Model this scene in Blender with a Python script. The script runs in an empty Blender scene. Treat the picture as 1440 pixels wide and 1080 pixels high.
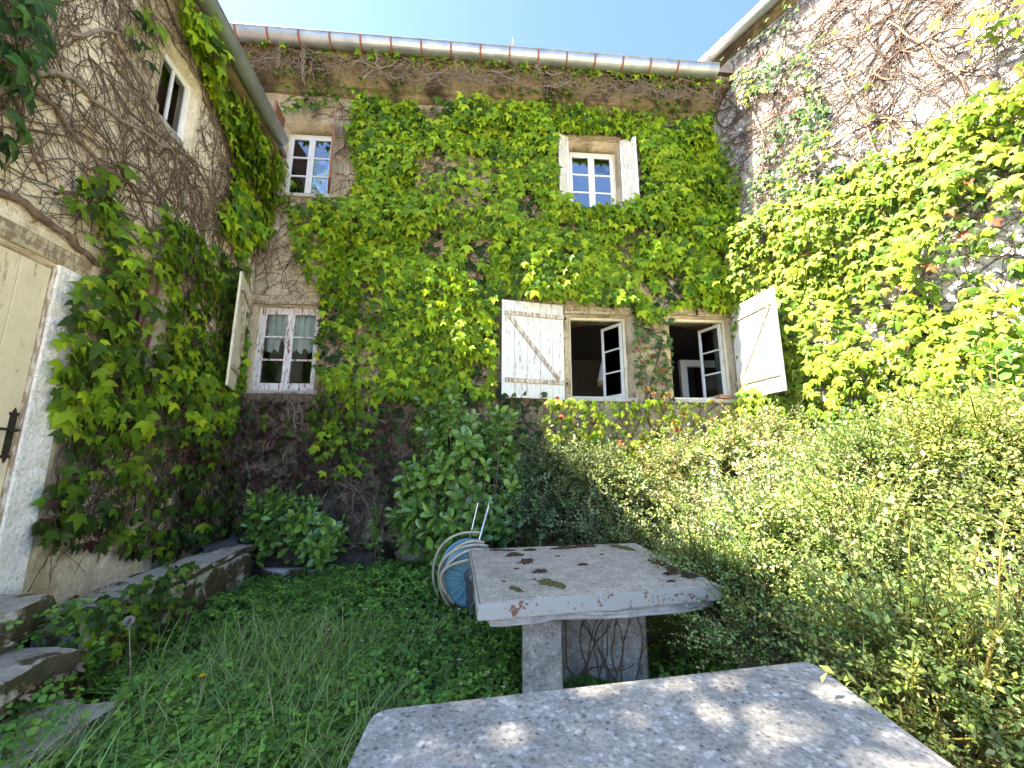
import bpy, bmesh, math, random
import numpy as np
from mathutils import Vector, Matrix, Euler

R = math.radians
rng = np.random.default_rng(7)
random.seed(7)
scene = bpy.context.scene
C = scene.collection

# ------------------------------------------------------------------ camera
cam_d = bpy.data.cameras.new('camera'); cam = bpy.data.objects.new('camera', cam_d); C.objects.link(cam)
cam.location = (0, 0, 1.5); cam.rotation_euler = (R(90 + 10.4), 0, 0)
cam_d.sensor_width = 36; cam_d.lens = 14.0; cam_d.clip_start = 0.05; cam_d.clip_end = 3000
scene.camera = cam
CAM = np.array([0, 0, 1.5])

# ------------------------------------------------------------------ light
SUN_EL = 50.5
SUN_H = np.array([-0.985, -0.172])                # horizontal direction towards the sun
SUN_H /= np.linalg.norm(SUN_H)
world = bpy.data.worlds.new('World'); scene.world = world; world.use_nodes = True
wn = world.node_tree.nodes; wl = world.node_tree.links
bgn = wn['Background']; sky = wn.new('ShaderNodeTexSky'); sky.sky_type = 'NISHITA'; sky.sun_disc = False
sky.sun_elevation = R(SUN_EL); sky.sun_rotation = math.atan2(SUN_H[0], SUN_H[1])
sky.air_density = 0.7; sky.dust_density = 0.8; sky.ozone_density = 3.2; sky.altitude = 300
wl.new(sky.outputs[0], bgn.inputs[0]); bgn.inputs[1].default_value = 0.076
sl = bpy.data.lights.new('sun', 'SUN'); so = bpy.data.objects.new('sun', sl); C.objects.link(so)
sl.energy = 4.4; sl.angle = R(0.5); sl.color = (1.0, 0.89, 0.71)
sd = Vector((SUN_H[0] * math.cos(R(SUN_EL)), SUN_H[1] * math.cos(R(SUN_EL)), math.sin(R(SUN_EL))))
so.rotation_euler = sd.to_track_quat('Z', 'Y').to_euler(); so.location = (-6, -4, 12)
vs = scene.view_settings
vs.view_transform = 'Standard'; vs.look = 'None'; vs.exposure = 3.3; vs.gamma = 1.0; vs.use_curve_mapping = False
scene.cycles.max_bounces = 6; scene.cycles.diffuse_bounces = 3; scene.cycles.glossy_bounces = 2; scene.cycles.transmission_bounces = 3; scene.cycles.transparent_max_bounces = 8

# ------------------------------------------------------------------ materials
def nodes_of(name):
    m = bpy.data.materials.new(name); m.use_nodes = True
    nt = m.node_tree; return m, nt, nt.nodes, nt.links, nt.nodes['Principled BSDF']

def ramp(nt, src, stops):
    r = nt.nodes.new('ShaderNodeValToRGB'); e = r.color_ramp.elements
    while len(e) < len(stops): e.new(0.5)
    for k, (p, c) in enumerate(stops):
        e[k].position = p; e[k].color = (*c, 1) if len(c) == 3 else c
    nt.links.new(src, r.inputs[0]); return r

def noise(nt, scale, detail=4, rough=.6, stretch=None, coord='Object'):
    tc = nt.nodes.new('ShaderNodeTexCoord'); n = nt.nodes.new('ShaderNodeTexNoise')
    n.inputs['Scale'].default_value = scale; n.inputs['Detail'].default_value = detail; n.inputs['Roughness'].default_value = rough
    if stretch:
        mp = nt.nodes.new('ShaderNodeMapping'); mp.inputs['Scale'].default_value = stretch
        nt.links.new(tc.outputs[coord], mp.inputs[0]); nt.links.new(mp.outputs[0], n.inputs[0])
    else:
        nt.links.new(tc.outputs[coord], n.inputs[0])
    return n

def mixc(nt, fac, a, b, mode='MIX'):
    m = nt.nodes.new('ShaderNodeMix'); m.data_type = 'RGBA'; m.blend_type = mode
    for s, v in ((m.inputs[0], fac), (m.inputs[6], a), (m.inputs[7], b)):
        if isinstance(v, (int, float)): s.default_value = v
        elif isinstance(v, tuple): s.default_value = (*v, 1)
        else: nt.links.new(v, s)
    return m.outputs[2]

def bump(nt, hs, p, dist=.01, strength=1.0):
    """hs: list of (socket, weight)"""
    acc = None
    for s, w in hs:
        m = nt.nodes.new('ShaderNodeMath'); m.operation = 'MULTIPLY'; nt.links.new(s, m.inputs[0]); m.inputs[1].default_value = w
        if acc is None: acc = m.outputs[0]
        else:
            a = nt.nodes.new('ShaderNodeMath'); a.operation = 'ADD'; nt.links.new(acc, a.inputs[0]); nt.links.new(m.outputs[0], a.inputs[1]); acc = a.outputs[0]
    b = nt.nodes.new('ShaderNodeBump'); b.inputs['Distance'].default_value = dist; b.inputs['Strength'].default_value = strength
    nt.links.new(acc, b.inputs['Height']); nt.links.new(b.outputs[0], p.inputs['Normal'])

def simple(name, c, c2=None, scale=8, rough=.6, metal=0, stretch=None, lo=.35, hi=.65, bmp=.004, detail=5):
    m, nt, n, l, p = nodes_of(name)
    p.inputs['Roughness'].default_value = rough; p.inputs['Metallic'].default_value = metal
    if c2:
        nz = noise(nt, scale, detail, .65, stretch)
        r = ramp(nt, nz.outputs[0], [(lo, c), (hi, c2)]); l.new(r.outputs[0], p.inputs['Base Color'])
        if bmp: bump(nt, [(nz.outputs[0], 1)], p, bmp)
    else:
        p.inputs['Base Color'].default_value = (*c, 1)
    return m

def render_wall(name, a, b, stain, stone):
    """old lime render: patches, stains, pitted relief"""
    m, nt, n, l, p = nodes_of(name)
    n1 = noise(nt, 1.1, 6, .65); n2 = noise(nt, 7, 6, .7); n3 = noise(nt, 38, 4, .7); n4 = noise(nt, 2.3, 5, .7, (1, 1, .35))
    vo = nt.nodes.new('ShaderNodeTexVoronoi'); vo.inputs['Scale'].default_value = 4.5
    tc = nt.nodes.new('ShaderNodeTexCoord'); mp = nt.nodes.new('ShaderNodeMapping'); mp.inputs['Scale'].default_value = (1, 1, 1.7)
    wz = mixc(nt, .12, tc.outputs['Object'], n2.outputs[1]); l.new(wz, mp.inputs[0]); l.new(mp.outputs[0], vo.inputs[0])
    base = ramp(nt, n2.outputs[0], [(.3, a), (.7, b)]).outputs[0]
    f1 = ramp(nt, n4.outputs[0], [(.48, (0, 0, 0)), (.66, (1, 1, 1))]).outputs[0]
    c1 = mixc(nt, f1, base, stain)
    f2 = ramp(nt, n1.outputs[0], [(.52, (0, 0, 0)), (.6, (1, 1, 1))]).outputs[0]
    bwv = nt.nodes.new('ShaderNodeRGBToBW'); l.new(vo.outputs[1], bwv.inputs[0])
    stc = mixc(nt, .7, stone, bwv.outputs[0], 'SOFT_LIGHT')
    c2 = mixc(nt, f2, c1, stc)
    f3 = ramp(nt, n3.outputs[0], [(.3, (.55, .5, .45)), (.5, (1, 1, 1))]).outputs[0]
    l.new(mixc(nt, .8, c2, f3, 'MULTIPLY'), p.inputs['Base Color'])
    p.inputs['Roughness'].default_value = .92
    bump(nt, [(n2.outputs[0], 1.0), (n3.outputs[0], .35), (vo.outputs[0], -.8), (n1.outputs[0], .8)], p, .035)
    return m

def peeled(name, paint, wood, amount=.5, axis=(28, 28, 2.2), rough=.7, paint2=None):
    """old paint flaking off grained wood (grain along local z)"""
    m, nt, n, l, p = nodes_of(name)
    g = noise(nt, 1.0, 6, .7, axis); s = noise(nt, 5, 5, .7); f = noise(nt, 40, 3, .6, (1, 1, .3))
    pc = mixc(nt, ramp(nt, s.outputs[0], [(.35, (0, 0, 0)), (.7, (1, 1, 1))]).outputs[0], paint, paint2 or tuple(x * .82 for x in paint))
    wc = mixc(nt, g.outputs[0], tuple(x * .6 for x in wood), wood)
    k = mixc(nt, .45, g.outputs[0], f.outputs[0])
    msk = ramp(nt, k, [(amount - .035, (1, 1, 1)), (amount + .035, (0, 0, 0))]).outputs[0]
    l.new(mixc(nt, msk, pc, wc), p.inputs['Base Color']); p.inputs['Roughness'].default_value = rough
    bump(nt, [(g.outputs[0], .6), (msk, -.5)], p, .004)
    return m

def leafmat(name, rough=.45, trans=.35, spec=.4, tgain=(1.25, 1.25, .8)):
    m, nt, n, l, p = nodes_of(name)
    at = n.new('ShaderNodeAttribute'); at.attribute_name = 'tint'
    nz = noise(nt, 23, 2); v = ramp(nt, nz.outputs[0], [(.3, (.8, .8, .8)), (.7, (1.15, 1.15, 1.1))]).outputs[0]
    c = mixc(nt, 1.0, at.outputs[0], v, 'MULTIPLY')
    l.new(c, p.inputs['Base Color']); p.inputs['Roughness'].default_value = rough; p.inputs['Specular IOR Level'].default_value = spec
    t = n.new('ShaderNodeBsdfTranslucent'); l.new(mixc(nt, 1.0, c, tgain, 'MULTIPLY'), t.inputs[0])
    mx = n.new('ShaderNodeMixShader'); mx.inputs[0].default_value = trans
    l.new(p.outputs[0], mx.inputs[1]); l.new(t.outputs[0], mx.inputs[2]); l.new(mx.outputs[0], n['Material Output'].inputs[0])
    return m

def glassmat(name, refl=.16):
    m, nt, n, l, p = nodes_of(name)
    g = n.new('ShaderNodeBsdfGlossy'); g.inputs['Roughness'].default_value = .03; g.inputs[0].default_value = (.92, .95, 1, 1)
    nz = noise(nt, 1.6, 2); b = n.new('ShaderNodeBump'); b.inputs['Distance'].default_value = .01; b.inputs['Strength'].default_value = .25
    l.new(nz.outputs[0], b.inputs['Height']); l.new(b.outputs[0], g.inputs['Normal'])
    t = n.new('ShaderNodeBsdfTransparent'); t.inputs[0].default_value = (.8, .84, .82, 1)
    fr = n.new('ShaderNodeFresnel'); fr.inputs[0].default_value = 1.5
    ad = n.new('ShaderNodeMath'); ad.inputs[1].default_value = refl; l.new(fr.outputs[0], ad.inputs[0]); ad.use_clamp = True
    mx = n.new('ShaderNodeMixShader'); l.new(ad.outputs[0], mx.inputs[0]); l.new(t.outputs[0], mx.inputs[1]); l.new(g.outputs[0], mx.inputs[2])
    l.new(mx.outputs[0], n['Material Output'].inputs[0]); return m

def slabstone(name, base, light, dark, speck=60, lich=(.45, .45, .42)):
    m, nt, n, l, p = nodes_of(name)
    tc = n.new('ShaderNodeTexCoord')
    wob = noise(nt, speck * .5, 3, .7); wv = mixc(nt, .028, tc.outputs['Object'], wob.outputs[1])
    vo = n.new('ShaderNodeTexVoronoi'); vo.inputs['Scale'].default_value = speck; l.new(wv, vo.inputs[0])
    vo2 = n.new('ShaderNodeTexVoronoi'); vo2.inputs['Scale'].default_value = speck * .8; l.new(wv, vo2.inputs[0])
    big = noise(nt, 2.2, 6, .7); fine = noise(nt, 90, 4, .7); mid = noise(nt, 14, 6, .75)
    c = ramp(nt, mid.outputs[0], [(.3, base), (.62, light)]).outputs[0]
    sp = ramp(nt, vo.outputs[0], [(.12, dark), (.3, (1, 1, 1))]).outputs[0]
    c = mixc(nt, ramp(nt, big.outputs[0], [(.3, (.25, .25, .25)), (.65, (.95, .95, .95))]).outputs[0], c, sp, 'MULTIPLY')
    ls = ramp(nt, vo2.outputs[0], [(.26, (1, 1, 1)), (.40, (0, 0, 0))]).outputs[0]
    lm = mixc(nt, 1.0, ls, ramp(nt, mid.outputs[0], [(.44, (0, 0, 0)), (.56, (1, 1, 1))]).outputs[0], 'MULTIPLY')
    c = mixc(nt, lm, c, lich)
    st = noise(nt, 3.7, 7, .75); c = mixc(nt, ramp(nt, st.outputs[0], [(.50, (0, 0, 0)), (.64, (.38, .38, .38))]).outputs[0], c, tuple(x * .45 for x in base))
    fs = ramp(nt, fine.outputs[0], [(.35, (.62, .62, .62)), (.6, (1.1, 1.1, 1.1))]).outputs[0]
    l.new(mixc(nt, 1.0, c, fs, 'MULTIPLY'), p.inputs['Base Color']); p.inputs['Roughness'].default_value = .9
    bump(nt, [(fine.outputs[0], .6), (vo.outputs[0], .5), (mid.outputs[0], .8)], p, .006)
    return m

M = {}
M['wall_back'] = render_wall('old_render_back', (.52, .43, .28), (.62, .53, .37), (.25, .19, .115), (.42, .34, .22))
M['wall_left'] = render_wall('old_render_left', (.80, .69, .48), (.85, .77, .59), (.52, .40, .24), (.66, .55, .37))
M['wall_right'] = render_wall('old_render_right', (.56, .54, .51), (.64, .62, .59), (.32, .30, .28), (.44, .42, .39))
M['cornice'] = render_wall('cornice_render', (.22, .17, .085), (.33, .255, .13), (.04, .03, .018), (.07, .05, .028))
M['smooth_plaster'] = render_wall('door_surround_plaster', (.86, .83, .76), (.88, .86, .80), (.76, .72, .63), (.80, .77, .69))
M['zinc'] = simple('zinc', (.33, .35, .37), (.47, .49, .50), 5, .42, .75, stretch=(1, 1, 1), bmp=.002)
M['rust'] = simple('rust_red_iron', (.30, .10, .06), (.20, .055, .035), 30, .7, bmp=.002)
M['white_peel'] = peeled('white_peeling_wood', (.74, .72, .66), (.46, .40, .32), .42, (44, 44, 1.3), paint2=(.62, .61, .55))
M['cream_peel'] = peeled('cream_peeling_wood', (.74, .69, .52), (.40, .33, .22), .40)
M['batten'] = peeled('batten_wood', (.66, .60, .48), (.38, .28, .17), .5)
M['pink_peel'] = peeled('red_ground_peeling_wood', (.74, .72, .70), (.30, .09, .07), .45)
M['white_paint'] = peeled('white_window_paint', (.80, .80, .78), (.45, .38, .3), .34)
M['brown_wood'] = peeled('brown_shutter_wood', (.22, .10, .055), (.30, .18, .11), .45)
M['lintel'] = peeled('weathered_lintel', (.50, .43, .28), (.30, .22, .13), .5, (2.2, 28, 28))
M['door'] = peeled('cream_door_paint', (.70, .62, .42), (.50, .40, .24), .40, (20, 20, 1.2), paint2=(.60, .52, .34))
M['stone_sill'] = simple('sill_stone', (.36, .33, .28), (.52, .49, .43), 12, .9, bmp=.01)
M['dark_iron'] = simple('dark_iron', (.035, .03, .028), (.06, .045, .035), 40, .5, .6)
M['glass'] = glassmat('old_window_glass', .17)
M['glass_dark'] = glassmat('old_window_glass_dull', .03)
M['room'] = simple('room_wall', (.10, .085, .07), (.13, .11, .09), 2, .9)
M['orange_beam'] = simple('orange_beam', (.42, .15, .045), (.30, .10, .03), 4, .6, stretch=(1, 8, 8))
M['curtain'] = simple('white_curtain', (.78, .80, .80))
M['box_brown'] = simple('cardboard', (.42, .27, .15), (.36, .23, .12), 6, .8)
M['tile'] = simple('roof_tile', (.20, .15, .12), (.14, .115, .10), 9, .85)
M['bark'] = simple('bark', (.16, .11, .075), (.07, .05, .035), 18, .9, stretch=(3, 3, .6), bmp=.015)
M['vine'] = simple('vine_bark', (.20, .135, .085), (.09, .055, .038), 25, .9, bmp=.006)
M['vine_grey'] = simple('vine_bark_pale', (.34, .27, .2), (.17, .12, .085), 25, .9, bmp=.006)
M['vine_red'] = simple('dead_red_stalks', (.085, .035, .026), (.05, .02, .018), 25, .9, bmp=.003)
M['vine_dark'] = simple('vine_bark_dark', (.085, .055, .042), (.045, .03, .026), 25, .9, bmp=.006)
M['ivy'] = leafmat('vine_leaf', .5, .42, .2)
M['laurel'] = leafmat('laurel_leaf', .22, .18, .6)
M['small_leaf'] = leafmat('small_shrub_leaf', .5, .3, .3)
M['herb'] = leafmat('herb_leaf', .5, .35, .3)
M['grass'] = leafmat('grass_blade', .4, .35, .45)
M['dry'] = leafmat('dry_leaf', .8, .1, .1)
M['petal'] = leafmat('petal', .6, .3, .2)
M['soil'] = simple('soil', (.035, .025, .018), (.085, .062, .045), 14, .95, bmp=.03)
M['earth'] = simple('ground_earth', (.045, .05, .02), (.08, .075, .04), 3, .95, bmp=.02)
M['bounce_ground'] = simple('added_bounce_gravel', (.54, .49, .41), (.40, .36, .30), 30, .95, bmp=.01)  # pale colour for the added ground that throws sunlight back
M['table_near'] = slabstone('weathered_concrete', (.22, .21, .195), (.40, .385, .36), (.03, .028, .027), 38, (.60, .58, .54))
M['table_far'] = slabstone('lichened_concrete', (.30, .26, .21), (.48, .44, .37), (.30, .27, .24), 70, (.56, .52, .45))
M['concrete'] = simple('rough_concrete', (.30, .285, .26), (.46, .44, .41), 11, .92, bmp=.02)
M['plaster_leg'] = slabstone('cracked_leg_plaster', (.20, .18, .15), (.38, .365, .34), (.45, .40, .36), 26, (.44, .43, .40))
M['steel_edge'] = simple('grey_painted_steel', (.42, .43, .43), (.34, .35, .36), 9, .55, .2, bmp=.001)
def rusted_edge():
    m, nt, n, l, p = nodes_of('rusting_painted_edge')
    a = noise(nt, 9, 6, .75); b = noise(nt, 40, 3, .7)
    k = mixc(nt, .35, a.outputs[0], b.outputs[0])
    f = ramp(nt, k, [(.56, (0, 0, 0)), (.585, (1, 1, 1))]).outputs[0]
    l.new(mixc(nt, f, (.36, .35, .32), (.19, .075, .04)), p.inputs['Base Color']); p.inputs['Roughness'].default_value = .6
    bump(nt, [(a.outputs[0], .3), (f, -.4)], p, .004); return m
M['rusted_edge'] = rusted_edge()
def mossy(name, a, b, moss, amt):
    m, nt, n, l, p = nodes_of(name)
    n1 = noise(nt, 3.2, 6, .7); n2 = noise(nt, 16, 6, .75); n3 = noise(nt, 70, 3, .7)
    c = ramp(nt, n2.outputs[0], [(.3, a), (.65, b)]).outputs[0]
    geo = n.new('ShaderNodeNewGeometry'); sp = n.new('ShaderNodeSeparateXYZ'); l.new(geo.outputs['Normal'], sp.inputs[0])
    k = n.new('ShaderNodeMath'); k.operation = 'MULTIPLY_ADD'; l.new(sp.outputs[2], k.inputs[0]); k.inputs[1].default_value = -.16; l.new(n1.outputs[0], k.inputs[2])
    f = ramp(nt, k.outputs[0], [(amt, (0, 0, 0)), (amt + .07, (1, 1, 1))]).outputs[0]
    mc = mixc(nt, n2.outputs[0], tuple(x * .4 for x in moss), moss)
    l.new(mixc(nt, f, c, mc), p.inputs['Base Color']); p.inputs['Roughness'].default_value = .95
    bump(nt, [(n1.outputs[0], 1), (n2.outputs[0], .6), (n3.outputs[0], .25)], p, .03); return m
M['step_stone'] = mossy('mossy_step_stone', (.30, .26, .20), (.50, .46, .38), (.10, .085, .035), .40)
M['low_wall'] = mossy('mossy_low_wall', (.34, .31, .26), (.50, .48, .43), (.10, .075, .025), .43)
M['moss'] = simple('brown_moss', (.035, .02, .01), (.09, .05, .02), 60, .95, bmp=.01)
M['moss_green'] = simple('olive_moss', (.13, .12, .03), (.09, .06, .02), 60, .95, bmp=.01)
M['reel_blue'] = simple('blue_plastic', (.13, .29, .36), (.10, .24, .30), 5, .45, bmp=.001)
M['reel_dark'] = simple('dark_grey_plastic', (.045, .05, .055), (.07, .075, .08), 5, .5, bmp=.001)
M['hose'] = simple('beige_hose', (.50, .43, .31), (.40, .33, .23), 8, .5, bmp=.001)
M['chrome'] = simple('grey_tube', (.55, .56, .56), None, rough=.25, metal=.9)
M['brick'] = simple('terracotta', (.46, .24, .13), (.36, .19, .11), 14, .9, bmp=.006)
M['black_plastic_and_shade'] = simple('black_plastic_and_shade', (.022, .024, .028), (.04, .042, .045), 6, .5)
M['lamp_white'] = simple('lamp_cloth', (.75, .74, .70)); M['fringe'] = simple('gold_fringe', (.45, .33, .14))

# ------------------------------------------------------------------ mesh helpers
class MB:
    def __init__(s): s.v = []; s.f = []
    def add(s, vs, fs):
        o = len(s.v); s.v += [tuple(v) for v in vs]; s.f += [tuple(i + o for i in f) for f in fs]; return s
    def box(s, x0, x1, y0, y1, z0, z1):
        return s.add([(x0, y0, z0), (x1, y0, z0), (x1, y1, z0), (x0, y1, z0), (x0, y0, z1), (x1, y0, z1), (x1, y1, z1), (x0, y1, z1)],
                     [(0, 3, 2, 1), (4, 5, 6, 7), (0, 1, 5, 4), (1, 2, 6, 5), (2, 3, 7, 6), (3, 0, 4, 7)])
    def bar(s, a, b, w, d, up=(0, -1, 0)):
        """rectangular bar from a to b; w across, d along `up`"""
        a = Vector(a); b = Vector(b); t = (b - a).normalized(); u = Vector(up); u = (u - t * u.dot(t)).normalized(); x = t.cross(u)
        q = [x * sx * w / 2 + u * sy * d / 2 for sx, sy in ((-1, -1), (1, -1), (1, 1), (-1, 1))]
        return s.add([a + k for k in q] + [b + k for k in q], [(3, 2, 1, 0), (4, 5, 6, 7)] + [(i, (i + 1) % 4, 4 + (i + 1) % 4, 4 + i) for i in range(4)])
    def tube(s, pts, r, n=8, cap=True):
        pts = [Vector(p) for p in pts]; k = len(pts)
        rs = r if hasattr(r, '__len__') else [r] * k
        ref = Vector((.13, .27, 1)); rings = []
        for i, p in enumerate(pts):
            t = (pts[min(i + 1, k - 1)] - pts[max(i - 1, 0)]).normalized()
            x = t.cross(ref)
            if x.length < .15: x = t.cross(Vector((1, .1, 0)))
            x.normalize(); y = t.cross(x)
            rings.append([p + (x * math.cos(a) + y * math.sin(a)) * rs[i] for a in [j * 2 * math.pi / n for j in range(n)]])
        fs = [(i * n + j, i * n + (j + 1) % n, (i + 1) * n + (j + 1) % n, (i + 1) * n + j) for i in range(k - 1) for j in range(n)]
        if cap: fs += [tuple(range(n))[::-1], tuple((k - 1) * n + j for j in range(n))]
        return s.add([v for g in rings for v in g], fs)
    def lathe(s, prof, n=24, axis='z'):
        vs = []; k = len(prof)
        for j in range(n):
            a = j * 2 * math.pi / n
            for r_, h in prof:
                vs.append((r_ * math.cos(a), r_ * math.sin(a), h) if axis == 'z' else (r_ * math.cos(a), h, r_ * math.sin(a)))
        return s.add(vs, [(j * k + i, ((j + 1) % n) * k + i, ((j + 1) % n) * k + i + 1, j * k + i + 1) for j in range(n) for i in range(k - 1)])
    def mesh(s, name):
        me = bpy.data.meshes.new(name); me.from_pydata(s.v, [], s.f); me.update()
        bm = bmesh.new(); bm.from_mesh(me); bmesh.ops.recalc_face_normals(bm, faces=bm.faces); bm.to_mesh(me); bm.free()
        return me
    def build(s, name, mat, parent=None, loc=None, rot=None, bevel=0, smooth=False, kind=None):
        o = bpy.data.objects.new(name, s.mesh(name)); C.objects.link(o); o.data.materials.append(mat)
        if parent: o.parent = parent
        if loc: o.location = loc
        if rot: o.rotation_euler = rot
        if bevel:
            b = o.modifiers.new('bevel', 'BEVEL'); b.width = bevel; b.segments = 2; b.limit_method = 'ANGLE'
        if smooth:
            for p in o.data.polygons: p.use_smooth = True
        if kind: o['kind'] = kind
        return o

def tag(o, label=None, cat=None, group=None, kind=None):
    if label: o['label'] = label
    if cat: o['category'] = cat
    if group: o['group'] = group
    if kind: o['kind'] = kind
    return o
def thing(name, label, cat, loc=(0, 0, 0), rz=0, group=None):
    o = bpy.data.objects.new(name, None); C.objects.link(o); o.location = loc; o.rotation_euler = (0, 0, rz); o.empty_display_size = .2
    return tag(o, label, cat, group)

def npmesh(name, V, F, mat, tint=None, parent=None, kind=None, smooth=False):
    """V (n,3) float, F (m,3) int triangles"""
    me = bpy.data.meshes.new(name); me.vertices.add(len(V)); me.vertices.foreach_set('co', np.ascontiguousarray(V, np.float32).ravel())
    me.loops.add(len(F) * 3); me.loops.foreach_set('vertex_index', np.ascontiguousarray(F, np.int32).ravel())
    me.polygons.add(len(F)); me.polygons.foreach_set('loop_start', np.arange(0, len(F) * 3, 3, dtype=np.int32))
    try: me.polygons.foreach_set('loop_total', np.full(len(F), 3, np.int32))
    except Exception: pass
    me.update(calc_edges=True)
    if tint is not None:
        a = me.attributes.new('tint', 'FLOAT_COLOR', 'POINT')
        t = np.ones((len(V), 4), np.float32); t[:, :3] = tint; a.data.foreach_set('color', t.ravel())
    me.materials.append(mat)
    if smooth: me.polygons.foreach_set('use_smooth', np.ones(len(F), bool))
    o = bpy.data.objects.new(name, me); C.objects.link(o)
    if parent: o.parent = parent
    if kind: o['kind'] = kind
    return o

def scatter(tV, tF, pos, rot, scale, tint, tT=None):
    """copies of one template: pos (k,3), rot (k,3,3) columns = axes, scale (k,), tint (k,3)"""
    k, n = len(pos), len(tV)
    V = np.einsum('kij,nj->kni', rot, tV) * scale[:, None, None] + pos[:, None, :]
    F = tF[None] + (np.arange(k) * n)[:, None, None]
    T = np.repeat(tint[:, None, :], n, 1)
    if tT is not None: T = T * tT[None]
    return V.reshape(-1, 3), F.reshape(-1, 3), T.reshape(-1, 3)

def join(parts):
    Vs, Fs, Ts, o = [], [], [], 0
    for V, F, T in parts:
        Vs.append(V); Fs.append(F + o); Ts.append(T); o += len(V)
    return np.concatenate(Vs), np.concatenate(Fs), np.concatenate(Ts)

def unit(a): return a / np.maximum(np.linalg.norm(a, axis=-1, keepdims=True), 1e-9)
def frames(tip, nrm):
    """rotation matrices with y = tip, z ~ normal"""
    y = unit(tip); z = unit(nrm - y * (nrm * y).sum(-1, keepdims=True)); x = np.cross(y, z)
    return np.stack([x, y, z], -1)

def vnoise(x, y, scale, seed):
    r = np.random.default_rng(seed); G = r.random((64, 64))
    x = x * scale + 17.3; y = y * scale + 9.1; i = np.floor(x).astype(int); j = np.floor(y).astype(int); fx = x - i; fy = y - j
    fx = fx * fx * (3 - 2 * fx); fy = fy * fy * (3 - 2 * fy)
    g = lambda a, b: G[a % 64, b % 64]
    return (g(i, j) * (1 - fx) + g(i + 1, j) * fx) * (1 - fy) + (g(i, j + 1) * (1 - fx) + g(i + 1, j + 1) * fx) * fy

def inpoly(x, y, P):
    c = np.zeros(len(x), bool); n = len(P)
    for i in range(n):
        x0, y0 = P[i]; x1, y1 = P[i - 1]
        k = ((y0 > y) != (y1 > y)) & (x < (x1 - x0) * (y - y0) / ((y1 - y0) or 1e-9) + x0); c ^= k
    return c

# leaf templates ------------------------------------------------------
def lobed_leaf():
    h = [(0, 0), (.18, -.10), (.40, .04), (.50, .22), (.68, .58), (.40, .47), (.25, .50), (.20, .74), (0, 1.12)]
    out = h + [(-x, y) for x, y in h[-2:0:-1]]
    V = [(0, .38)] + out; n = len(out)
    V = np.array([(x, y, -.16 * abs(x) ** 1.2 - .20 * max(y, 0) ** 2 + (.05 if i == 0 else 0)) for i, (x, y) in enumerate(V)])
    F = np.array([(0, 1 + i, 1 + (i + 1) % n) for i in range(n)]); return V, F
def lobed_leaf2():
    V, F = lobed_leaf(); V = V.copy(); V[:, 2] = .22 * np.abs(V[:, 0]) - .28 * np.maximum(V[:, 1], 0) ** 2; V[:, 0] *= .88; return V, F
def blade_leaf(ws, fold=.12, curl=.12):
    """midrib leaf from half widths at even stations"""
    k = len(ws); V = []; F = []
    ys = np.linspace(0, 1, k)
    for w, y in zip(ws, ys): V.append((0, y, -curl * y * y))
    side = {0: [], 1: []}
    for s, sg in ((0, -1), (1, 1)):
        for i in range(1, k - 1):
            side[s].append(len(V)); V.append((sg * ws[i], ys[i], -curl * ys[i] ** 2 + fold * ws[i]))
        q = side[s]
        F.append((0, 1, q[0]) if sg < 0 else (0, q[0], 1))
        for i in range(len(q) - 1):
            a, b, c, d = i + 1, i + 2, q[i + 1], q[i]
            F += [(a, b, c), (a, c, d)] if sg < 0 else [(a, c, b), (a, d, c)]
        F.append((k - 2, k - 1, q[-1]) if sg < 0 else (k - 2, q[-1], k - 1))
    return np.array(V), np.array(F)
IVY1, IVY2 = lobed_leaf(), lobed_leaf2()
IVY3 = (IVY1[0] * np.array([1.12, .9, 1.6]) + np.array([0, 0, .0]), IVY1[1])
LAUREL = blade_leaf([0, .12, .2, .235, .2, 0], .35, .18)
OVAL = blade_leaf([0, .25, .28, 0], .3, .12)
TINY = (np.array([(0, 0, 0), (-.27, .5, .07), (0, 1., -.06), (.27, .5, .07)]), np.array([(0, 2, 1), (0, 3, 2)]))

def place_leaves(parent, tmpl, pos, rot, scale, tint, mat, n_ind=300, frame=None, name='leaf', rest='foliage'):
    """the n_ind leaves nearest the camera become objects, the rest one mesh. pos.. are in the parent's frame."""
    world_pos = pos if frame is None else frame(pos)
    app = scale / np.linalg.norm(world_pos - CAM, axis=1)
    # in front of the lens only
    d = world_pos - CAM; vis = (d[:, 1] > .5) & (np.abs(d[:, 0] / np.maximum(d[:, 1], .1)) < 1.25)
    order = np.argsort(-app * vis)
    ind = order[:n_ind]; oth = order[n_ind:]
    # tint classes for shared meshes
    cls = [np.array(c) for c in np.quantile(tint[ind].sum(1), [.1, .3, .5, .7, .9])]
    protos = []
    srt = ind[np.argsort(tint[ind].sum(1))]
    for b, t in enumerate(np.array_split(srt, 6)):
        tv, tf = tmpl[b % len(tmpl)]
        o = None
        for k in t:
            if o is None:
                o = npmesh(name, tv, tf, mat, np.repeat(tint[t].mean(0)[None], len(tv), 0), parent); q = o
            else:
                q = o.copy(); C.objects.link(q)
            m = np.eye(4); m[:3, :3] = rot[k] * scale[k]; m[:3, 3] = pos[k]
            q.matrix_local = Matrix(m.tolist())
    parts = []
    for b in range(len(tmpl)):
        s = oth[b::len(tmpl)]
        parts.append(scatter(*tmpl[b], pos[s], rot[s], scale[s], tint[s]))
    V, F, T = join(parts)
    npmesh(rest, V, F, mat, T, parent, 'stuff')

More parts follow.
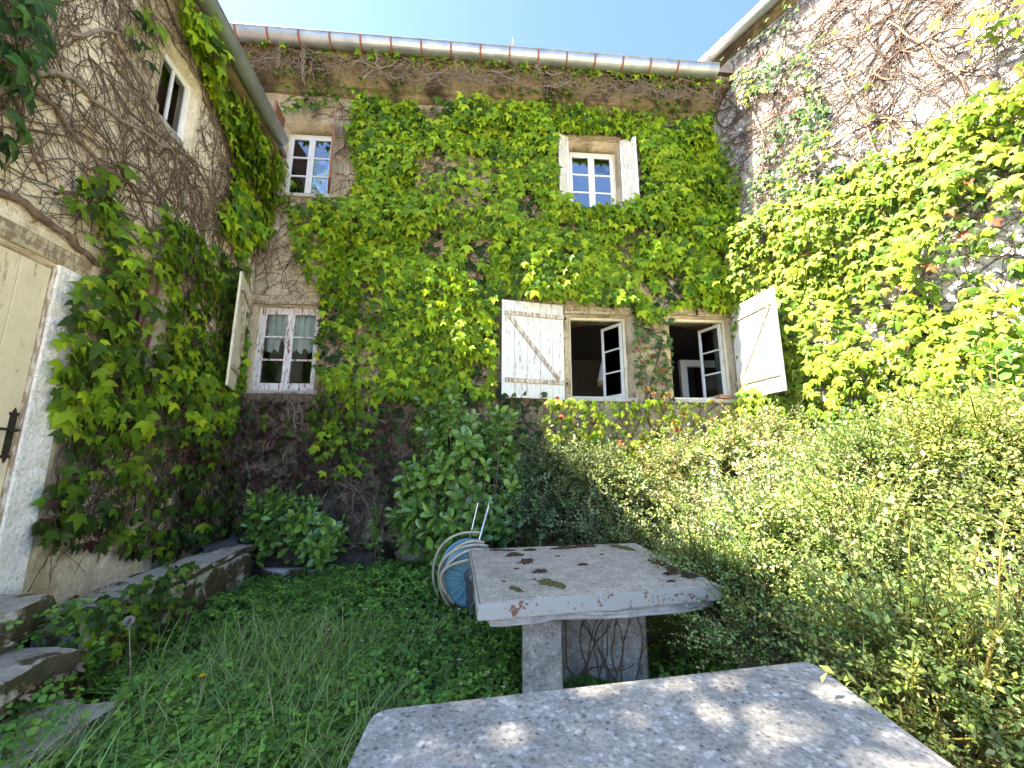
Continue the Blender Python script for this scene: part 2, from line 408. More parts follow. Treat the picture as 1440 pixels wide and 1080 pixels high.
def tubes_np(paths, radii, n=3):
    """many thin tubes: list of (k,3) arrays, list of (k,) radii -> V,F"""
    Vs, Fs, o = [], [], 0
    ang = np.arange(n) * 2 * np.pi / n
    for P, r in zip(paths, radii):
        k = len(P); t = unit(np.gradient(P, axis=0)); ref = np.array([.31, .17, .93])
        x = np.cross(t, ref); bad = np.linalg.norm(x, axis=1) < .1; x[bad] = np.cross(t[bad], np.array([1., .2, 0])); x = unit(x); y = np.cross(t, x)
        ring = P[:, None] + (x[:, None] * np.cos(ang)[None, :, None] + y[:, None] * np.sin(ang)[None, :, None]) * np.asarray(r)[:, None, None]
        Vs.append(ring.reshape(-1, 3))
        i, j = np.meshgrid(np.arange(k - 1), np.arange(n), indexing='ij'); a = i * n + j; b = i * n + (j + 1) % n
        Fs.append(np.concatenate([np.stack([a, b, b + n], -1).reshape(-1, 3), np.stack([a, b + n, a + n], -1).reshape(-1, 3)]) + o); o += k * n
    return np.concatenate(Vs), np.concatenate(Fs)

# wall frames: local x along the wall (left to right seen from the yard), y into the wall, z up
def frame_of(org, d):
    d = np.array(d, float); d /= np.linalg.norm(d); rz = math.atan2(d[1], d[0])
    m = np.array([[d[0], -d[1], 0], [d[1], d[0], 0], [0, 0, 1.]]); o = np.array([org[0], org[1], 0.])
    return o, rz, (lambda p: p @ m.T + o)
B_O, B_RZ, B_F = frame_of((-3.66, 5.33), (.997, .077))
L_O, L_RZ, L_F = frame_of((-2.758, -.602), (-.152, 1.0))
R_O, R_RZ, R_F = frame_of((3.42, 5.87), (.503, -.864))

# ------------------------------------------------------------------ ground
def ground_h(x, y):
    s = np.clip((y - 2.8) / 2.2, 0, 1); s = s * s * (3 - 2 * s)
    near = np.clip(1 - (np.abs(x) + np.abs(y - 3)) / 14, 0, 1)
    return .13 * s * near + .05 * near * (vnoise(x, y, .9, 3) - .5) + .02 * near * (vnoise(x, y, 3.1, 4) - .5)
def build_ground():
    a = np.concatenate([[-1500, -400, -120, -40, -16], np.arange(-8, 8.01, .16), [16, 40, 120, 400, 1500]])
    X, Y = np.meshgrid(a, a + 2, indexing='ij'); Z = ground_h(X.ravel(), Y.ravel()); n = len(a)
    V = np.stack([X.ravel(), Y.ravel(), Z], -1)
    i, j = np.meshgrid(np.arange(n - 1), np.arange(n - 1), indexing='ij'); q = i * n + j
    F = np.concatenate([np.stack([q, q + n, q + n + 1], -1).reshape(-1, 3), np.stack([q, q + n + 1, q + 1], -1).reshape(-1, 3)])
    o = npmesh('ground', V, F, M['earth'], smooth=True); tag(o, kind='structure')
build_ground()
gy = MB().add([(-14, -24, .03), (16, -24, .03), (16, -.35, .03), (-2.2, -.35, .03), (-14, -.6, .03)], [(0, 1, 2, 3, 4)]).build('added_bounce_yard', M['bounce_ground']); tag(gy, kind='structure')  # unseen pale ground added behind the camera to bounce sun onto shaded walls

# ------------------------------------------------------------------ buildings
TH = .45
def wall_mesh(x0, x1, z0, z1, openings, seed, amp=.018, step=.14):
    """front skin with openings and reveals, back skin, ends"""
    xs = sorted(set([x0, x1] + [o[0] for o in openings] + [o[1] for o in openings])); zs = sorted(set([z0, z1] + [o[2] for o in openings] + [o[3] for o in openings]))
    def refine(c):
        out = [c[0]]
        for a, b in zip(c, c[1:]):
            k = max(1, int(round((b - a) / step))); out += [a + (b - a) * i / k for i in range(1, k + 1)]
        return out
    xs, zs = refine(xs), refine(zs); nx, nz = len(xs), len(zs)
    X, Z = np.meshgrid(xs, zs, indexing='ij')
    D = (vnoise(X, Z, 2.1, seed) - .5) * 2 * amp + (vnoise(X, Z, 6.3, seed + 1) - .5) * amp
    on_edge = np.zeros_like(D, bool)
    for o in openings: on_edge |= (X >= o[0] - .01) & (X <= o[1] + .01) & (Z >= o[2] - .01) & (Z <= o[3] + .01)
    D[on_edge] *= .25
    mb = MB(); mb.v = [(X[i, k], D[i, k], Z[i, k]) for i in range(nx) for k in range(nz)] + [(X[i, k], TH, Z[i, k]) for i in range(nx) for k in range(nz)]
    N = nx * nz; idx = lambda i, k: i * nz + k
    solid = np.ones((nx - 1, nz - 1), bool)
    for i in range(nx - 1):
        for k in range(nz - 1):
            cx, cz = (xs[i] + xs[i + 1]) / 2, (zs[k] + zs[k + 1]) / 2
            if any(o[0] < cx < o[1] and o[2] < cz < o[3] for o in openings): solid[i, k] = False
    S = lambda i, k: 0 <= i < nx - 1 and 0 <= k < nz - 1 and solid[i, k]
    for i in range(nx - 1):
        for k in range(nz - 1):
            if not solid[i, k]: continue
            a, b, c, d = idx(i, k), idx(i + 1, k), idx(i + 1, k + 1), idx(i, k + 1)
            mb.f += [(a, b, c, d), (a + N, d + N, c + N, b + N)]
            if not S(i - 1, k): mb.f.append((a, d, d + N, a + N))
            if not S(i + 1, k): mb.f.append((b, b + N, c + N, c))
            if not S(i, k - 1): mb.f.append((a, a + N, b + N, b))
            if not S(i, k + 1): mb.f.append((d, c, c + N, d + N))
    return mb

def sweep(prof, x0, x1, nseg=1, jitter=0, seed=0):
    """profile (y,z) swept along x"""
    r = random.Random(seed); mb = MB(); k = len(prof)
    for i in range(nseg + 1):
        x = x0 + (x1 - x0) * i / nseg
        for y, z in prof: mb.v.append((x, y + r.uniform(-jitter, jitter), z + r.uniform(-jitter, jitter)))
    mb.f = [(i * k + j, i * k + (j + 1) % k, (i + 1) * k + (j + 1) % k, (i + 1) * k + j) for i in range(nseg) for j in range(k)]
    mb.f += [tuple(range(k)), tuple(nseg * k + j for j in range(k))[::-1]]
    return mb

def gutter(parent, x0, x1, yc, zc, r, spacing, bmat='rust', drop=0):
    """half-round zinc gutter with iron brackets; children of `parent`"""
    n = 14; t = .004
    outer = [(yc + r * math.cos(a), zc + r * math.sin(a)) for a in [math.pi + math.pi * i / n for i in range(n + 1)]]
    inner = [(yc + (r - t) * math.cos(a), zc + .001 + (r - t) * math.sin(a)) for a in [math.pi + math.pi * i / n for i in range(n + 1)]][::-1]
    bead = [(yc - r - .012, zc + .006), (yc - r - .012, zc + .02), (yc - r + .006, zc + .02)]
    g = sweep(outer + inner + bead[::-1], x0, x1, 24)
    g.v = [(x, y, z - drop * (x - x0) / (x1 - x0)) for x, y, z in g.v]
    go = g.build('gutter', M['zinc'], parent)
    k = int((x1 - x0) / spacing)
    rr = r + .004
    for i in range(k):
        x = x0 + .15 + i * spacing; dz = -drop * (x - x0) / (x1 - x0)
        b = MB(); pr = [(yc + (rr + e) * math.cos(a), zc + dz + (rr + e) * math.sin(a)) for e, seq in ((.005, range(n + 1)), (0, range(n, -1, -1))) for a in [math.pi + math.pi * j / n for j in seq]]
        m = len(pr)
        b.v = [(x - .013, *q) for q in pr] + [(x + .013, *q) for q in pr]
        b.f = [(j, (j + 1) % m, m + (j + 1) % m, m + j) for j in range(m)]
        b.build('bracket', M[bmat], go)
    if k > 3:   # soldered sleeve joints
        for x in np.arange(x0 + 1.1, x1 - .5, 2.0):
            dz = -drop * (x - x0) / (x1 - x0); b = MB(); rr2 = r + .002
            pr = [(yc + (rr2 + e) * math.cos(a), zc + dz + (rr2 + e) * math.sin(a)) for e, seq in ((.002, range(n + 1)), (0, range(n, -1, -1))) for a in [math.pi + math.pi * j / n for j in seq]]; m = len(pr)
            b.v = [(x - .03, *q) for q in pr] + [(x + .03, *q) for q in pr]; b.f = [(j, (j + 1) % m, m + (j + 1) % m, m + j) for j in range(m)]
            b.build('joint_sleeve', M['zinc'], go)
    return go

def sash(win, x0, x1, z0, z1, y, cols, rows, fmat, gmat, w=.045, hinge=None, ang=0, bw=.022, skip=()):
    """one glazed leaf: stile/rail frame, bars and panes, all children of win"""
    loc, rot = None, None
    if hinge is not None:
        loc = (hinge, y, 0); rot = (0, 0, ang); x0 -= hinge; x1 -= hinge; y = 0
    d = .035
    f = MB(); f.box(x0, x0 + w, y - d / 2, y + d / 2, z0, z1); f.box(x1 - w, x1, y - d / 2, y + d / 2, z0, z1)
    f.box(x0 + w, x1 - w, y - d / 2 + .001, y + d / 2 - .001, z0, z0 + w * 1.3); f.box(x0 + w, x1 - w, y - d / 2 + .001, y + d / 2 - .001, z1 - w, z1)
    f.build('sash_frame', fmat, win, loc, rot, bevel=.003)
    ix0, ix1, iz0, iz1 = x0 + w, x1 - w, z0 + w * 1.3, z1 - w
    for r_ in range(1, rows):
        z = iz0 + (iz1 - iz0) * r_ / rows
        MB().box(ix0, ix1, y - d / 2 + .004, y + d / 2 - .004, z - bw / 2, z + bw / 2).build('glazing_bar', fmat, win, loc, rot)
    for c_ in range(1, cols):
        x = ix0 + (ix1 - ix0) * c_ / cols
        MB().box(x - bw / 2, x + bw / 2, y - d / 2 + .006, y + d / 2 - .006, iz0, iz1).build('glazing_bar', fmat, win, loc, rot)
    for r_ in range(rows):
        for c_ in range(cols):
            if (r_, c_) in skip: continue
            a, b = ix0 + (ix1 - ix0) * c_ / cols, ix0 + (ix1 - ix0) * (c_ + 1) / cols
            e, g = iz0 + (iz1 - iz0) * r_ / rows, iz0 + (iz1 - iz0) * (r_ + 1) / rows
            tl = random.uniform(-.004, .004)
            p = MB(); p.add([(a, y - .001 + tl, e), (b, y - .001 - tl, e), (b, y - .001 - tl, g), (a, y - .001 + tl, g), (a, y + .002 + tl, e), (b, y + .002 - tl, e), (b, y + .002 - tl, g), (a, y + .002 + tl, g)],
                            [(0, 3, 2, 1), (4, 5, 6, 7), (0, 1, 5, 4), (1, 2, 6, 5), (2, 3, 7, 6), (3, 0, 4, 7)])
            p.build('pane', gmat, win, loc, rot)

def window(parent, x0, x1, z0, z1, y, fmat, w=.05, label=None):
    f = MB(); d = .06
    f.box(x0 + .002, x0 + w, y - d / 2, y + d / 2, z0 + .002, z1 - .002); f.box(x1 - w, x1 - .002, y - d / 2, y + d / 2, z0 + .002, z1 - .002)
    f.box(x0 + w, x1 - w, y - d / 2 + .002, y + d / 2 - .002, z1 - w, z1 - .003); f.box(x0 + w, x1 - w, y - d / 2 + .002, y + d / 2 - .002, z0 + .003, z0 + w)
    o = f.build('window', fmat, parent, bevel=.003)
    if label: o['label'] = label
    return o

def plank_shutter(parent, width, z0, z1, hinge, ang, pmat, bmat, planks, mirror=False, brace_flip=False, label=None, face=-1, brace=True):
    """ledged and braced shutter; origin at its hinge, extends along +x (or -x if mirror)"""
    sg = -1 if mirror else 1; t = .026; rr = random.Random(int(width * 1000) + planks)
    ledges = MB(); bt = .022; yb = face * (t / 2 + bt / 2 + .001)
    zl, zh = z0 + .17 * (z1 - z0), z0 + .86 * (z1 - z0)
    for z in (zl, zh): ledges.bar((sg * .0, yb, z), (sg * (width - .05), yb, z + rr.uniform(-.008, .008)), .06, bt)
    if brace:
        a, b = (zl + .04, zh - .04)
        if brace_flip: a, b = b, a
        ledges.bar((sg * .09, yb + face * .001, a), (sg * (width - .10), yb + face * .001, b), .05, bt)
    sh = ledges.build('shutter', bmat, parent, hinge, (0, 0, ang), bevel=.003)
    if label: sh['label'] = label
    cuts = [0] + sorted(width * (i + rr.uniform(-.13, .13)) / planks for i in range(1, planks)) + [width]
    for a, b in zip(cuts, cuts[1:]):
        dz = rr.uniform(-.006, .004); dy = rr.uniform(-.002, .002)
        x0, x1 = sorted((sg * (a + .0015), sg * (b - .0015)))
        MB().box(x0, x1, -t / 2 + dy, t / 2 + dy, z0 + dz, z1 + rr.uniform(-.004, .006)).build('plank', pmat, sh, bevel=.003)
    h = MB()
    for z in (zl, zh):
        h.box(min(0, -sg * .05), max(0, -sg * .05), -.012, .012, z - .015, z + .015)
    h.build('hinge', M['dark_iron'], sh)
    return sh

def louvre_shutter(parent, width, z0, z1, hinge, ang, mat, mirror=False, label=None):
    sg = -1 if mirror else 1; w = .045; d = .03
    X = lambda a, b: sorted((sg * a, sg * b))
    f = MB(); f.box(*X(0, w), -d / 2, d / 2, z0, z1); f.box(*X(width - w, width), -d / 2, d / 2, z0, z1)
    for z in (z0, (z0 + z1) / 2 - .03, z1 - .06): f.box(*X(w, width - w), -d / 2 + .001, d / 2 - .001, z, z + .06)
    sh = f.build('shutter', mat, parent, hinge, (0, 0, ang), bevel=.002)
    if label: sh['label'] = label
    s = MB(); z = z0 + .075
    while z < z1 - .075:
        if abs(z - (z0 + z1) / 2) > .045: s.add([(sg * w, -d / 2 + .003, z - .012), (sg * (width - w), -d / 2 + .003, z - .012), (sg * (width - w), d / 2 - .003, z + .012), (sg * w, d / 2 - .003, z + .012),
                                               (sg * w, -d / 2 + .003, z - .005), (sg * (width - w), -d / 2 + .003, z - .005), (sg * (width - w), d / 2 - .003, z + .019), (sg * w, d / 2 - .003, z + .019)],
                                              [(0, 1, 2, 3), (4, 7, 6, 5), (0, 4, 5, 1), (1, 5, 6, 2), (2, 6, 7, 3), (3, 7, 4, 0)])
        z += .034
    s.box(min(sg * w, sg * (width - w)), max(sg * w, sg * (width - w)), -.001, .004, z0 + .06, z1 - .06)
    s.build('slats', mat, sh, kind='stuff')
    return sh

def room(parent, x0, x1, y1, z0, z1, mat=None):
    m = MB(); y0 = TH + .003
    v = [(x0, y0, z0), (x1, y0, z0), (x1, y1, z0), (x0, y1, z0), (x0, y0, z1), (x1, y0, z1), (x1, y1, z1), (x0, y1, z1)]
    m.add(v, [(0, 1, 2, 3), (4, 7, 6, 5), (1, 5, 6, 2), (2, 6, 7, 3), (3, 7, 4, 0)])
    return m.build('room', mat or M['room'], parent)

def lintel(parent, x0, x1, z0, z1, mat, proud=.03, depth=.12, name='lintel'):
    r_ = random.Random(int(x0 * 100)); m = MB(); n = 6
    pr = [(-proud, z0), (-proud, z1), (depth, z1), (depth, z0)]
    return sweep(pr, x0, x1, n, .006, int(x0 * 100)).build(name, mat, parent, bevel=.008)

def sill(parent, x0, x1, z, proud=.05, depth=.2, th=.06):
    pr = [(-proud, z - th), (-proud, z - .006), (depth, z + .004), (depth, z - th)]
    return sweep(pr, x0, x1, 5, .004, int(x0 * 77)).build('sill', M['stone_sill'], parent, bevel=.008)

# ---- main house (far side of the yard)
house = thing('farmhouse', 'two-storey farmhouse facade smothered in green creeper, facing the camera', 'house', tuple(B_O), B_RZ)
OB = [(.05, .93, 2.40, 3.62), (4.53, 5.42, 2.34, 3.60), (6.06, 7.02, 2.34, 3.62), (.15, .88, 5.38, 6.60), (4.60, 5.42, 5.36, 6.60)]
wall_mesh(-4.0, 7.12, -.3, 7.68, OB, 11).build('wall', M['wall_back'], house, smooth=True)
prof = [(.02, 7.10), (-.05, 7.12), (-.055, 7.2), (-.11, 7.215), (-.13, 7.27), (-.19, 7.36), (-.28, 7.43), (-.34, 7.445), (-.345, 7.53), (-.39, 7.54), (-.395, 7.6), (.02, 7.6)]
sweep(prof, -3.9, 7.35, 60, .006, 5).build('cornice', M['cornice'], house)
gutter(house, -3.6, 6.9, -.50, 7.62, .115, .44, drop=.05)
roof = MB(); roof.add([(-4.3, -.42, 7.66), (9.5, -.42, 7.66), (9.5, 5.5, 10.4), (-4.3, 5.5, 10.4), (-4.3, -.42, 7.74), (9.5, -.42, 7.74), (9.5, 5.5, 10.48), (-4.3, 5.5, 10.48)],
    [(0, 3, 2, 1), (4, 5, 6, 7), (0, 1, 5, 4), (1, 2, 6, 5), (2, 3, 7, 6), (3, 0, 4, 7)]); roof.build('roof', M['tile'], house)
# lower left window: red-ground paint, curtains, single plank shutter
w1 = window(house, *OB[0], .13, M['pink_peel'], .05, 'flaking white over red window with lace curtains')
sash(w1, .10, .49, 2.45, 3.57, .12, 1, 3, M['pink_peel'], M['glass_dark'], .05, skip=())
sash(w1, .492, .88, 2.45, 3.57, .12, 1, 3, M['pink_peel'], M['glass_dark'], .05)
def curtain(win, x0, x1, zt, zb, y, folds, seed, tear=False):
    r_ = random.Random(seed); n = 40; k = 9; vs = []
    ph = r_.random() * 6
    for i in range(n + 1):
        u = i / n
        for j in range(k + 1):
            t = j / k; zz = zt + (zb + .035 * math.sin(u * 17 + ph) - zt) * t
            if tear: zz = max(zz, zt + (zb - zt) * (1 - .35 * max(0, 1 - abs(u - .68) / .14)) ) if t > .6 else zz
            vs.append((x0 + (x1 - x0) * u, y + .022 * math.sin(u * folds * 6.28 + ph + .5 * t) * (.5 + t * .6), zz))
    fs = [(i * (k + 1) + j, (i + 1) * (k + 1) + j, (i + 1) * (k + 1) + j + 1, i * (k + 1) + j + 1) for i in range(n) for j in range(k)]
    return MB().add(vs, fs).build('curtain', M['curtain'], win, smooth=True)
curtain(w1, .13, .47, 3.55, 2.98, .19, 4, 1, True); curtain(w1, .52, .86, 3.55, 3.0, .19, 4, 2)
lintel(house, -.02, 1.02, 3.622, 3.76, M['lintel'], .05, .1); sill(house, .0, 1.0, 2.40)
plank_shutter(house, .80, 2.32, 3.72, (.02, -.11, 0), R(-64) - B_RZ, M['cream_peel'], M['batten'], 3, face=1, label='cream plank shutter swung out, seen edge on')
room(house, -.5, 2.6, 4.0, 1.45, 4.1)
# middle lower window, open, plank shutter to its left
w2 = window(house, *OB[1], .14, M['cream_peel'], .04, 'open window with one casement swung inwards')
sash(w2, 4.96, 5.38, 2.385, 3.555, .16, 1, 3, M['white_paint'], M['glass_dark'], .045, hinge=5.38, ang=R(-62))
lintel(house, 4.45, 5.52, 3.602, 3.72, M['lintel'], .04, .1); sill(house, 4.5, 5.48, 2.34, .09)
plank_shutter(house, .93, 2.30, 3.71, (4.42, -.06, 0), R(11.0), M['white_peel'], M['batten'], 5, mirror=True, brace_flip=False, label='flaking white plank shutter with Z-shaped battens, ajar')
# right lower window, open, plank shutter standing out from the corner
w3 = window(house, *OB[2], .14, M['cream_peel'], .04, 'open window hard by the corner, casement swung inwards')
sash(w3, 6.56, 6.98, 2.385, 3.575, .16, 1, 3, M['white_paint'], M['glass_dark'], .045, hinge=6.98, ang=R(-72))
lintel(house, 5.98, 7.11, 3.622, 3.75, M['lintel'], .05, .1); sill(house, 6.0, 7.1, 2.34, .06)
plank_shutter(house, .86, 2.32, 3.70, (7.0, -.115, 0), R(-83.5) - B_RZ, M['white_peel'], M['batten'], 5, brace_flip=False, label='sunlit white plank shutter swung out into the yard', face=-1)
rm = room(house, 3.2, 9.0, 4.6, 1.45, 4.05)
for y in (.75,):
    bm_ = MB(); n = 16
    vs = []
    for i in range(n + 1):
        x = 3.25 + 5.6 * i / n; arch = .10 * math.cos((x - 6.0) * 1.3)
        vs += [(x, y, 3.72 + arch), (x, y + .2, 3.72 + arch), (x, y + .2, 4.04), (x, y, 4.04)]
    bm_.add(vs, [(i * 4 + j, i * 4 + (j + 1) % 4, (i + 1) * 4 + (j + 1) % 4, (i + 1) * 4 + j) for i in range(n) for j in range(4)]); bm_.build('ceiling_beam', M['orange_beam'], rm)
df = MB(); df.box(7.36, 7.5, 2.2, 2.3, 1.46, 3.50); df.box(7.5, 8.3, 2.2, 2.3, 3.36, 3.50); df.build('inner_door_frame', M['white_paint'], rm, bevel=.004)
# upper left window
w4 = window(house, .15, .88, 5.38, 6.53, .17, M['cream_peel'], .045, 'white casement window beneath the lower gutter end')
sash(w4, .19, .512, 5.42, 6.49, .16, 1, 3, M['white_paint'], M['glass'], .045); sash(w4, .514, .84, 5.42, 6.49, .16, 1, 3, M['white_paint'], M['glass'], .045)
louvre_shutter(house, .36, 5.42, 6.62, (.14, -.03, 0), R(-82), M['brown_wood'], False, 'brown louvred shutter seen nearly edge on'); louvre_shutter(house, .38, 5.40, 6.60, (.90, -.03, 0), R(-68), M['brown_wood'], False, 'brown louvred shutter seen edge on')
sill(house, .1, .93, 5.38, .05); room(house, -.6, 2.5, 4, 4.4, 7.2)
# upper right window
w5 = window(house, 4.60, 5.42, 5.36, 6.53, .2, M['cream_peel'], .045, 'white casement window framed by half open white louvred shutters')
sash(w5, 4.64, 5.01, 5.40, 6.49, .19, 1, 3, M['white_paint'], M['glass'], .05); sash(w5, 5.012, 5.38, 5.40, 6.49, .19, 1, 3, M['white_paint'], M['glass'], .05)
lintel(house, 4.55, 5.47, 6.602, 6.70, M['lintel'], .03, .1)
louvre_shutter(house, .19, 5.38, 6.62, (4.58, -.03, 0), R(22), M['white_peel'], True, 'weathered white louvred shutter swung half out, hinged on the left'); louvre_shutter(house, .26, 5.36, 6.60, (5.44, -.03, 0), R(-30), M['white_peel'], False, 'weathered white louvred shutter swung half out, hinged on the right')
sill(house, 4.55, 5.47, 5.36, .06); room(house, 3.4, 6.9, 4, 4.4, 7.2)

# ---- left wing
lw = thing('farmhouse_wing', 'left farmhouse wing with cream plank door, half overgrown by creeper', 'house', tuple(L_O), L_RZ)
OL = [(2.24, 3.28, .70, 2.84), (3.80, 4.36, 2.42, 3.25), (3.84, 4.34, 4.71, 5.44)]
wall_mesh(1.9, 6.0, -.3, 5.93, OL, 21, .022).build('wall', M['wall_left'], lw, smooth=True)
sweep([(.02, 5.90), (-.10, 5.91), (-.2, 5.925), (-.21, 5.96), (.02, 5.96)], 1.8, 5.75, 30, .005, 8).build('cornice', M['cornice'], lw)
gutter(lw, 1.7, 5.62, -.30, 5.97, .085, .8, 'zinc')
r_ = MB(); r_.add([(1.6, -.22, 5.97), (6.0, -.22, 5.97), (6.0, 5, 8.4), (1.6, 5, 8.4), (1.6, -.22, 6.05), (6.0, -.22, 6.05), (6.0, 5, 8.48), (1.6, 5, 8.48)], [(0, 3, 2, 1), (4, 5, 6, 7), (0, 1, 5, 4), (1, 2, 6, 5), (2, 3, 7, 6), (3, 0, 4, 7)]); r_.build('roof', M['tile'], lw)
MB().box(1.9, 1.92, TH, 5, 0, 5.95).box(1.9, 6.0, 4.98, 5, 0, 5.95).build('side_wall', M['wall_left'], lw)
room(lw, 1.95, 6.0, 3.0, .4, 5.9)
pj = sweep([(-.025, .60), (-.025, 2.86), (.05, 2.86), (.05, .60)], 3.282, 3.50, 1)
pj.build('door_surround', M['smooth_plaster'], lw, bevel=.01)
lintel(lw, 2.0, 3.51, 2.845, 2.97, M['lintel'], .035, .12)
door = MB().box(2.26, 3.272, .06, .09, .72, 2.82).build('door', M['door'], lw)
cuts = [2.26, 2.46, 2.68, 2.87, 3.07, 3.272]
for a, b in zip(cuts, cuts[1:]): MB().box(a + .002, b - .002, .012, .058, .73, 2.81).build('plank', M['door'], door, bevel=.004)
MB().box(3.2735, 3.281, -.012, .09, .71, 2.835).build('door_jamb', M['batten'], lw, bevel=.003)
hp = MB(); hx, hz = 3.235, 1.64
def fleur(mb, x, z, s):
    pts = [(-.016, 0), (-.03, .012), (-.028, .03), (-.014, .022), (-.012, .034), (0, .06), (.012, .034), (.014, .022), (.028, .03), (.03, .012), (.016, 0)]
    n = len(pts); mb.add([(x + px, .006, z + s * pz) for px, pz in pts] + [(x + px, .011, z + s * pz) for px, pz in pts], [tuple(range(n)), tuple(range(2 * n - 1, n - 1, -1))] + [(i, (i + 1) % n, n + (i + 1) % n, n + i) for i in range(n)])
hp.box(hx - .022, hx + .022, .006, .011, hz - .12, hz + .12); fleur(hp, hx, hz + .12, 1); fleur(hp, hx, hz - .12, -1)
ho = hp.build('handle_plate', M['dark_iron'], door)
MB().tube([(hx, .01, hz + .03), (hx, -.035, hz + .03), (hx - .02, -.042, hz + .03), (hx - .11, -.042, hz + .034), (hx - .135, -.036, hz + .03)], [.010, .010, .011, .009, .013], 8).build('handle', M['dark_iron'], door)
# barred opening
bw_ = MB().box(3.80, 4.36, .2, .22, 2.40, 3.26).build('room_dark_sheet', M['black_plastic_and_shade'], lw)  # black sheet paints the dark of the room behind the bars
for i, x in enumerate((3.86, 3.97, 4.08, 4.19, 4.30)):
    MB().tube([(x, .05, 2.40), (x + .006, .045, 2.8), (x, .05, 3.27)], .0115, 8).build('iron_bar', M['rust'], lw)
# small upper window
w6 = window(lw, *OL[2], .10, M['white_paint'], .035, 'small two-pane window high in the wall')
sash(w6, 3.875, 4.305, 4.745, 5.405, .09, 2, 1, M['white_paint'], M['glass_dark'], .028, bw=.026)

# ---- right wing
rw = thing('farmhouse_wing', 'right farmhouse wing, pale sunlit wall webbed with bare vine stems', 'house', tuple(R_O), R_RZ)
wall_mesh(-.35, 7.0, -.3, 8.14, [], 31, .02).build('wall', M['wall_right'], rw, smooth=True)
sweep([(.02, 7.98), (-.03, 7.985), (-.035, 8.02), (-.12, 8.04), (-.13, 8.10), (.02, 8.10)], -.3, 7.2, 30, .005, 9).build('eaves_soffit', M['cornice'], rw)
gutter(rw, .05, 7.1, -.225, 8.11, .085, .9, 'zinc')
r_ = MB(); r_.add([(-.4, -.15, 8.15), (7.2, -.15, 8.15), (7.2, 5, 10.4), (-.4, 5, 10.4), (-.4, -.15, 8.23), (7.2, -.15, 8.23), (7.2, 5, 10.48), (-.4, 5, 10.48)], [(0, 3, 2, 1), (4, 5, 6, 7), (0, 1, 5, 4), (1, 2, 6, 5), (2, 3, 7, 6), (3, 0, 4, 7)]); r_.build('roof', M['tile'], rw)

# ------------------------------------------------------------------ tables
def slab(pts, z0, z1, rad=.0, seg=6):
    """rounded polygon slab; pts counter-clockwise"""
    out = []; n = len(pts)
    for i in range(n):
        p = Vector((*pts[i], 0)); a = Vector((*pts[i - 1], 0)); b = Vector((*pts[(i + 1) % n], 0))
        if rad <= 0: out.append((p.x, p.y)); continue
        u = (a - p).normalized(); v = (b - p).normalized(); s = p + u * rad; e = p + v * rad
        for k in range(seg + 1):
            t = k / seg; q = s * (1 - t) ** 2 + p * 2 * t * (1 - t) + e * t * t; out.append((q.x, q.y))
    m = len(out); mb = MB()
    mb.add([(x, y, z0) for x, y in out] + [(x, y, z1) for x, y in out], [tuple(range(m))[::-1], tuple(range(m, 2 * m))] + [(i, (i + 1) % m, m + (i + 1) % m, m + i) for i in range(m)])
    return mb
def rough_stone(x0, x1, y0, y1, z0, z1, seed, amp=.03, n=9):
    """irregular block, subdivided and displaced"""
    bm = bmesh.new(); bmesh.ops.create_cube(bm, size=1)
    bmesh.ops.subdivide_edges(bm, edges=bm.edges, cuts=n, use_grid_fill=True)
    rr = np.random.default_rng(seed); ph = rr.random(6) * 6.28
    for v in bm.verts:
        x, y, z = v.co
        k = 1.0 - .045 * max(0, (abs(x) * 2) ** 8 + (abs(y) * 2) ** 8 + (abs(z) * 2) ** 8 - 1) * .5
        X, Y, Z = x0 + (x * k + .5) * (x1 - x0), y0 + (y * k + .5) * (y1 - y0), z0 + (z * k + .5) * (z1 - z0)
        d = amp * np.array([math.sin(7 * Y + 5 * Z + ph[0]) + .5 * math.sin(19 * Z + 13 * Y + ph[3]), math.sin(6 * X + 8 * Z + ph[1]) + .5 * math.sin(17 * X + ph[4]), .45 * math.sin(8 * X + 5 * Y + ph[2]) + .25 * math.sin(21 * Y + ph[5])]) * .5
        v.co = (X + d[0] + rr.uniform(-.004, .004), Y + d[1] + rr.uniform(-.004, .004), Z + d[2] + rr.uniform(-.004, .004))
    me = bpy.data.meshes.new('stone'); bm.to_mesh(me); bm.free()
    for p in me.polygons: p.use_smooth = True
    return me
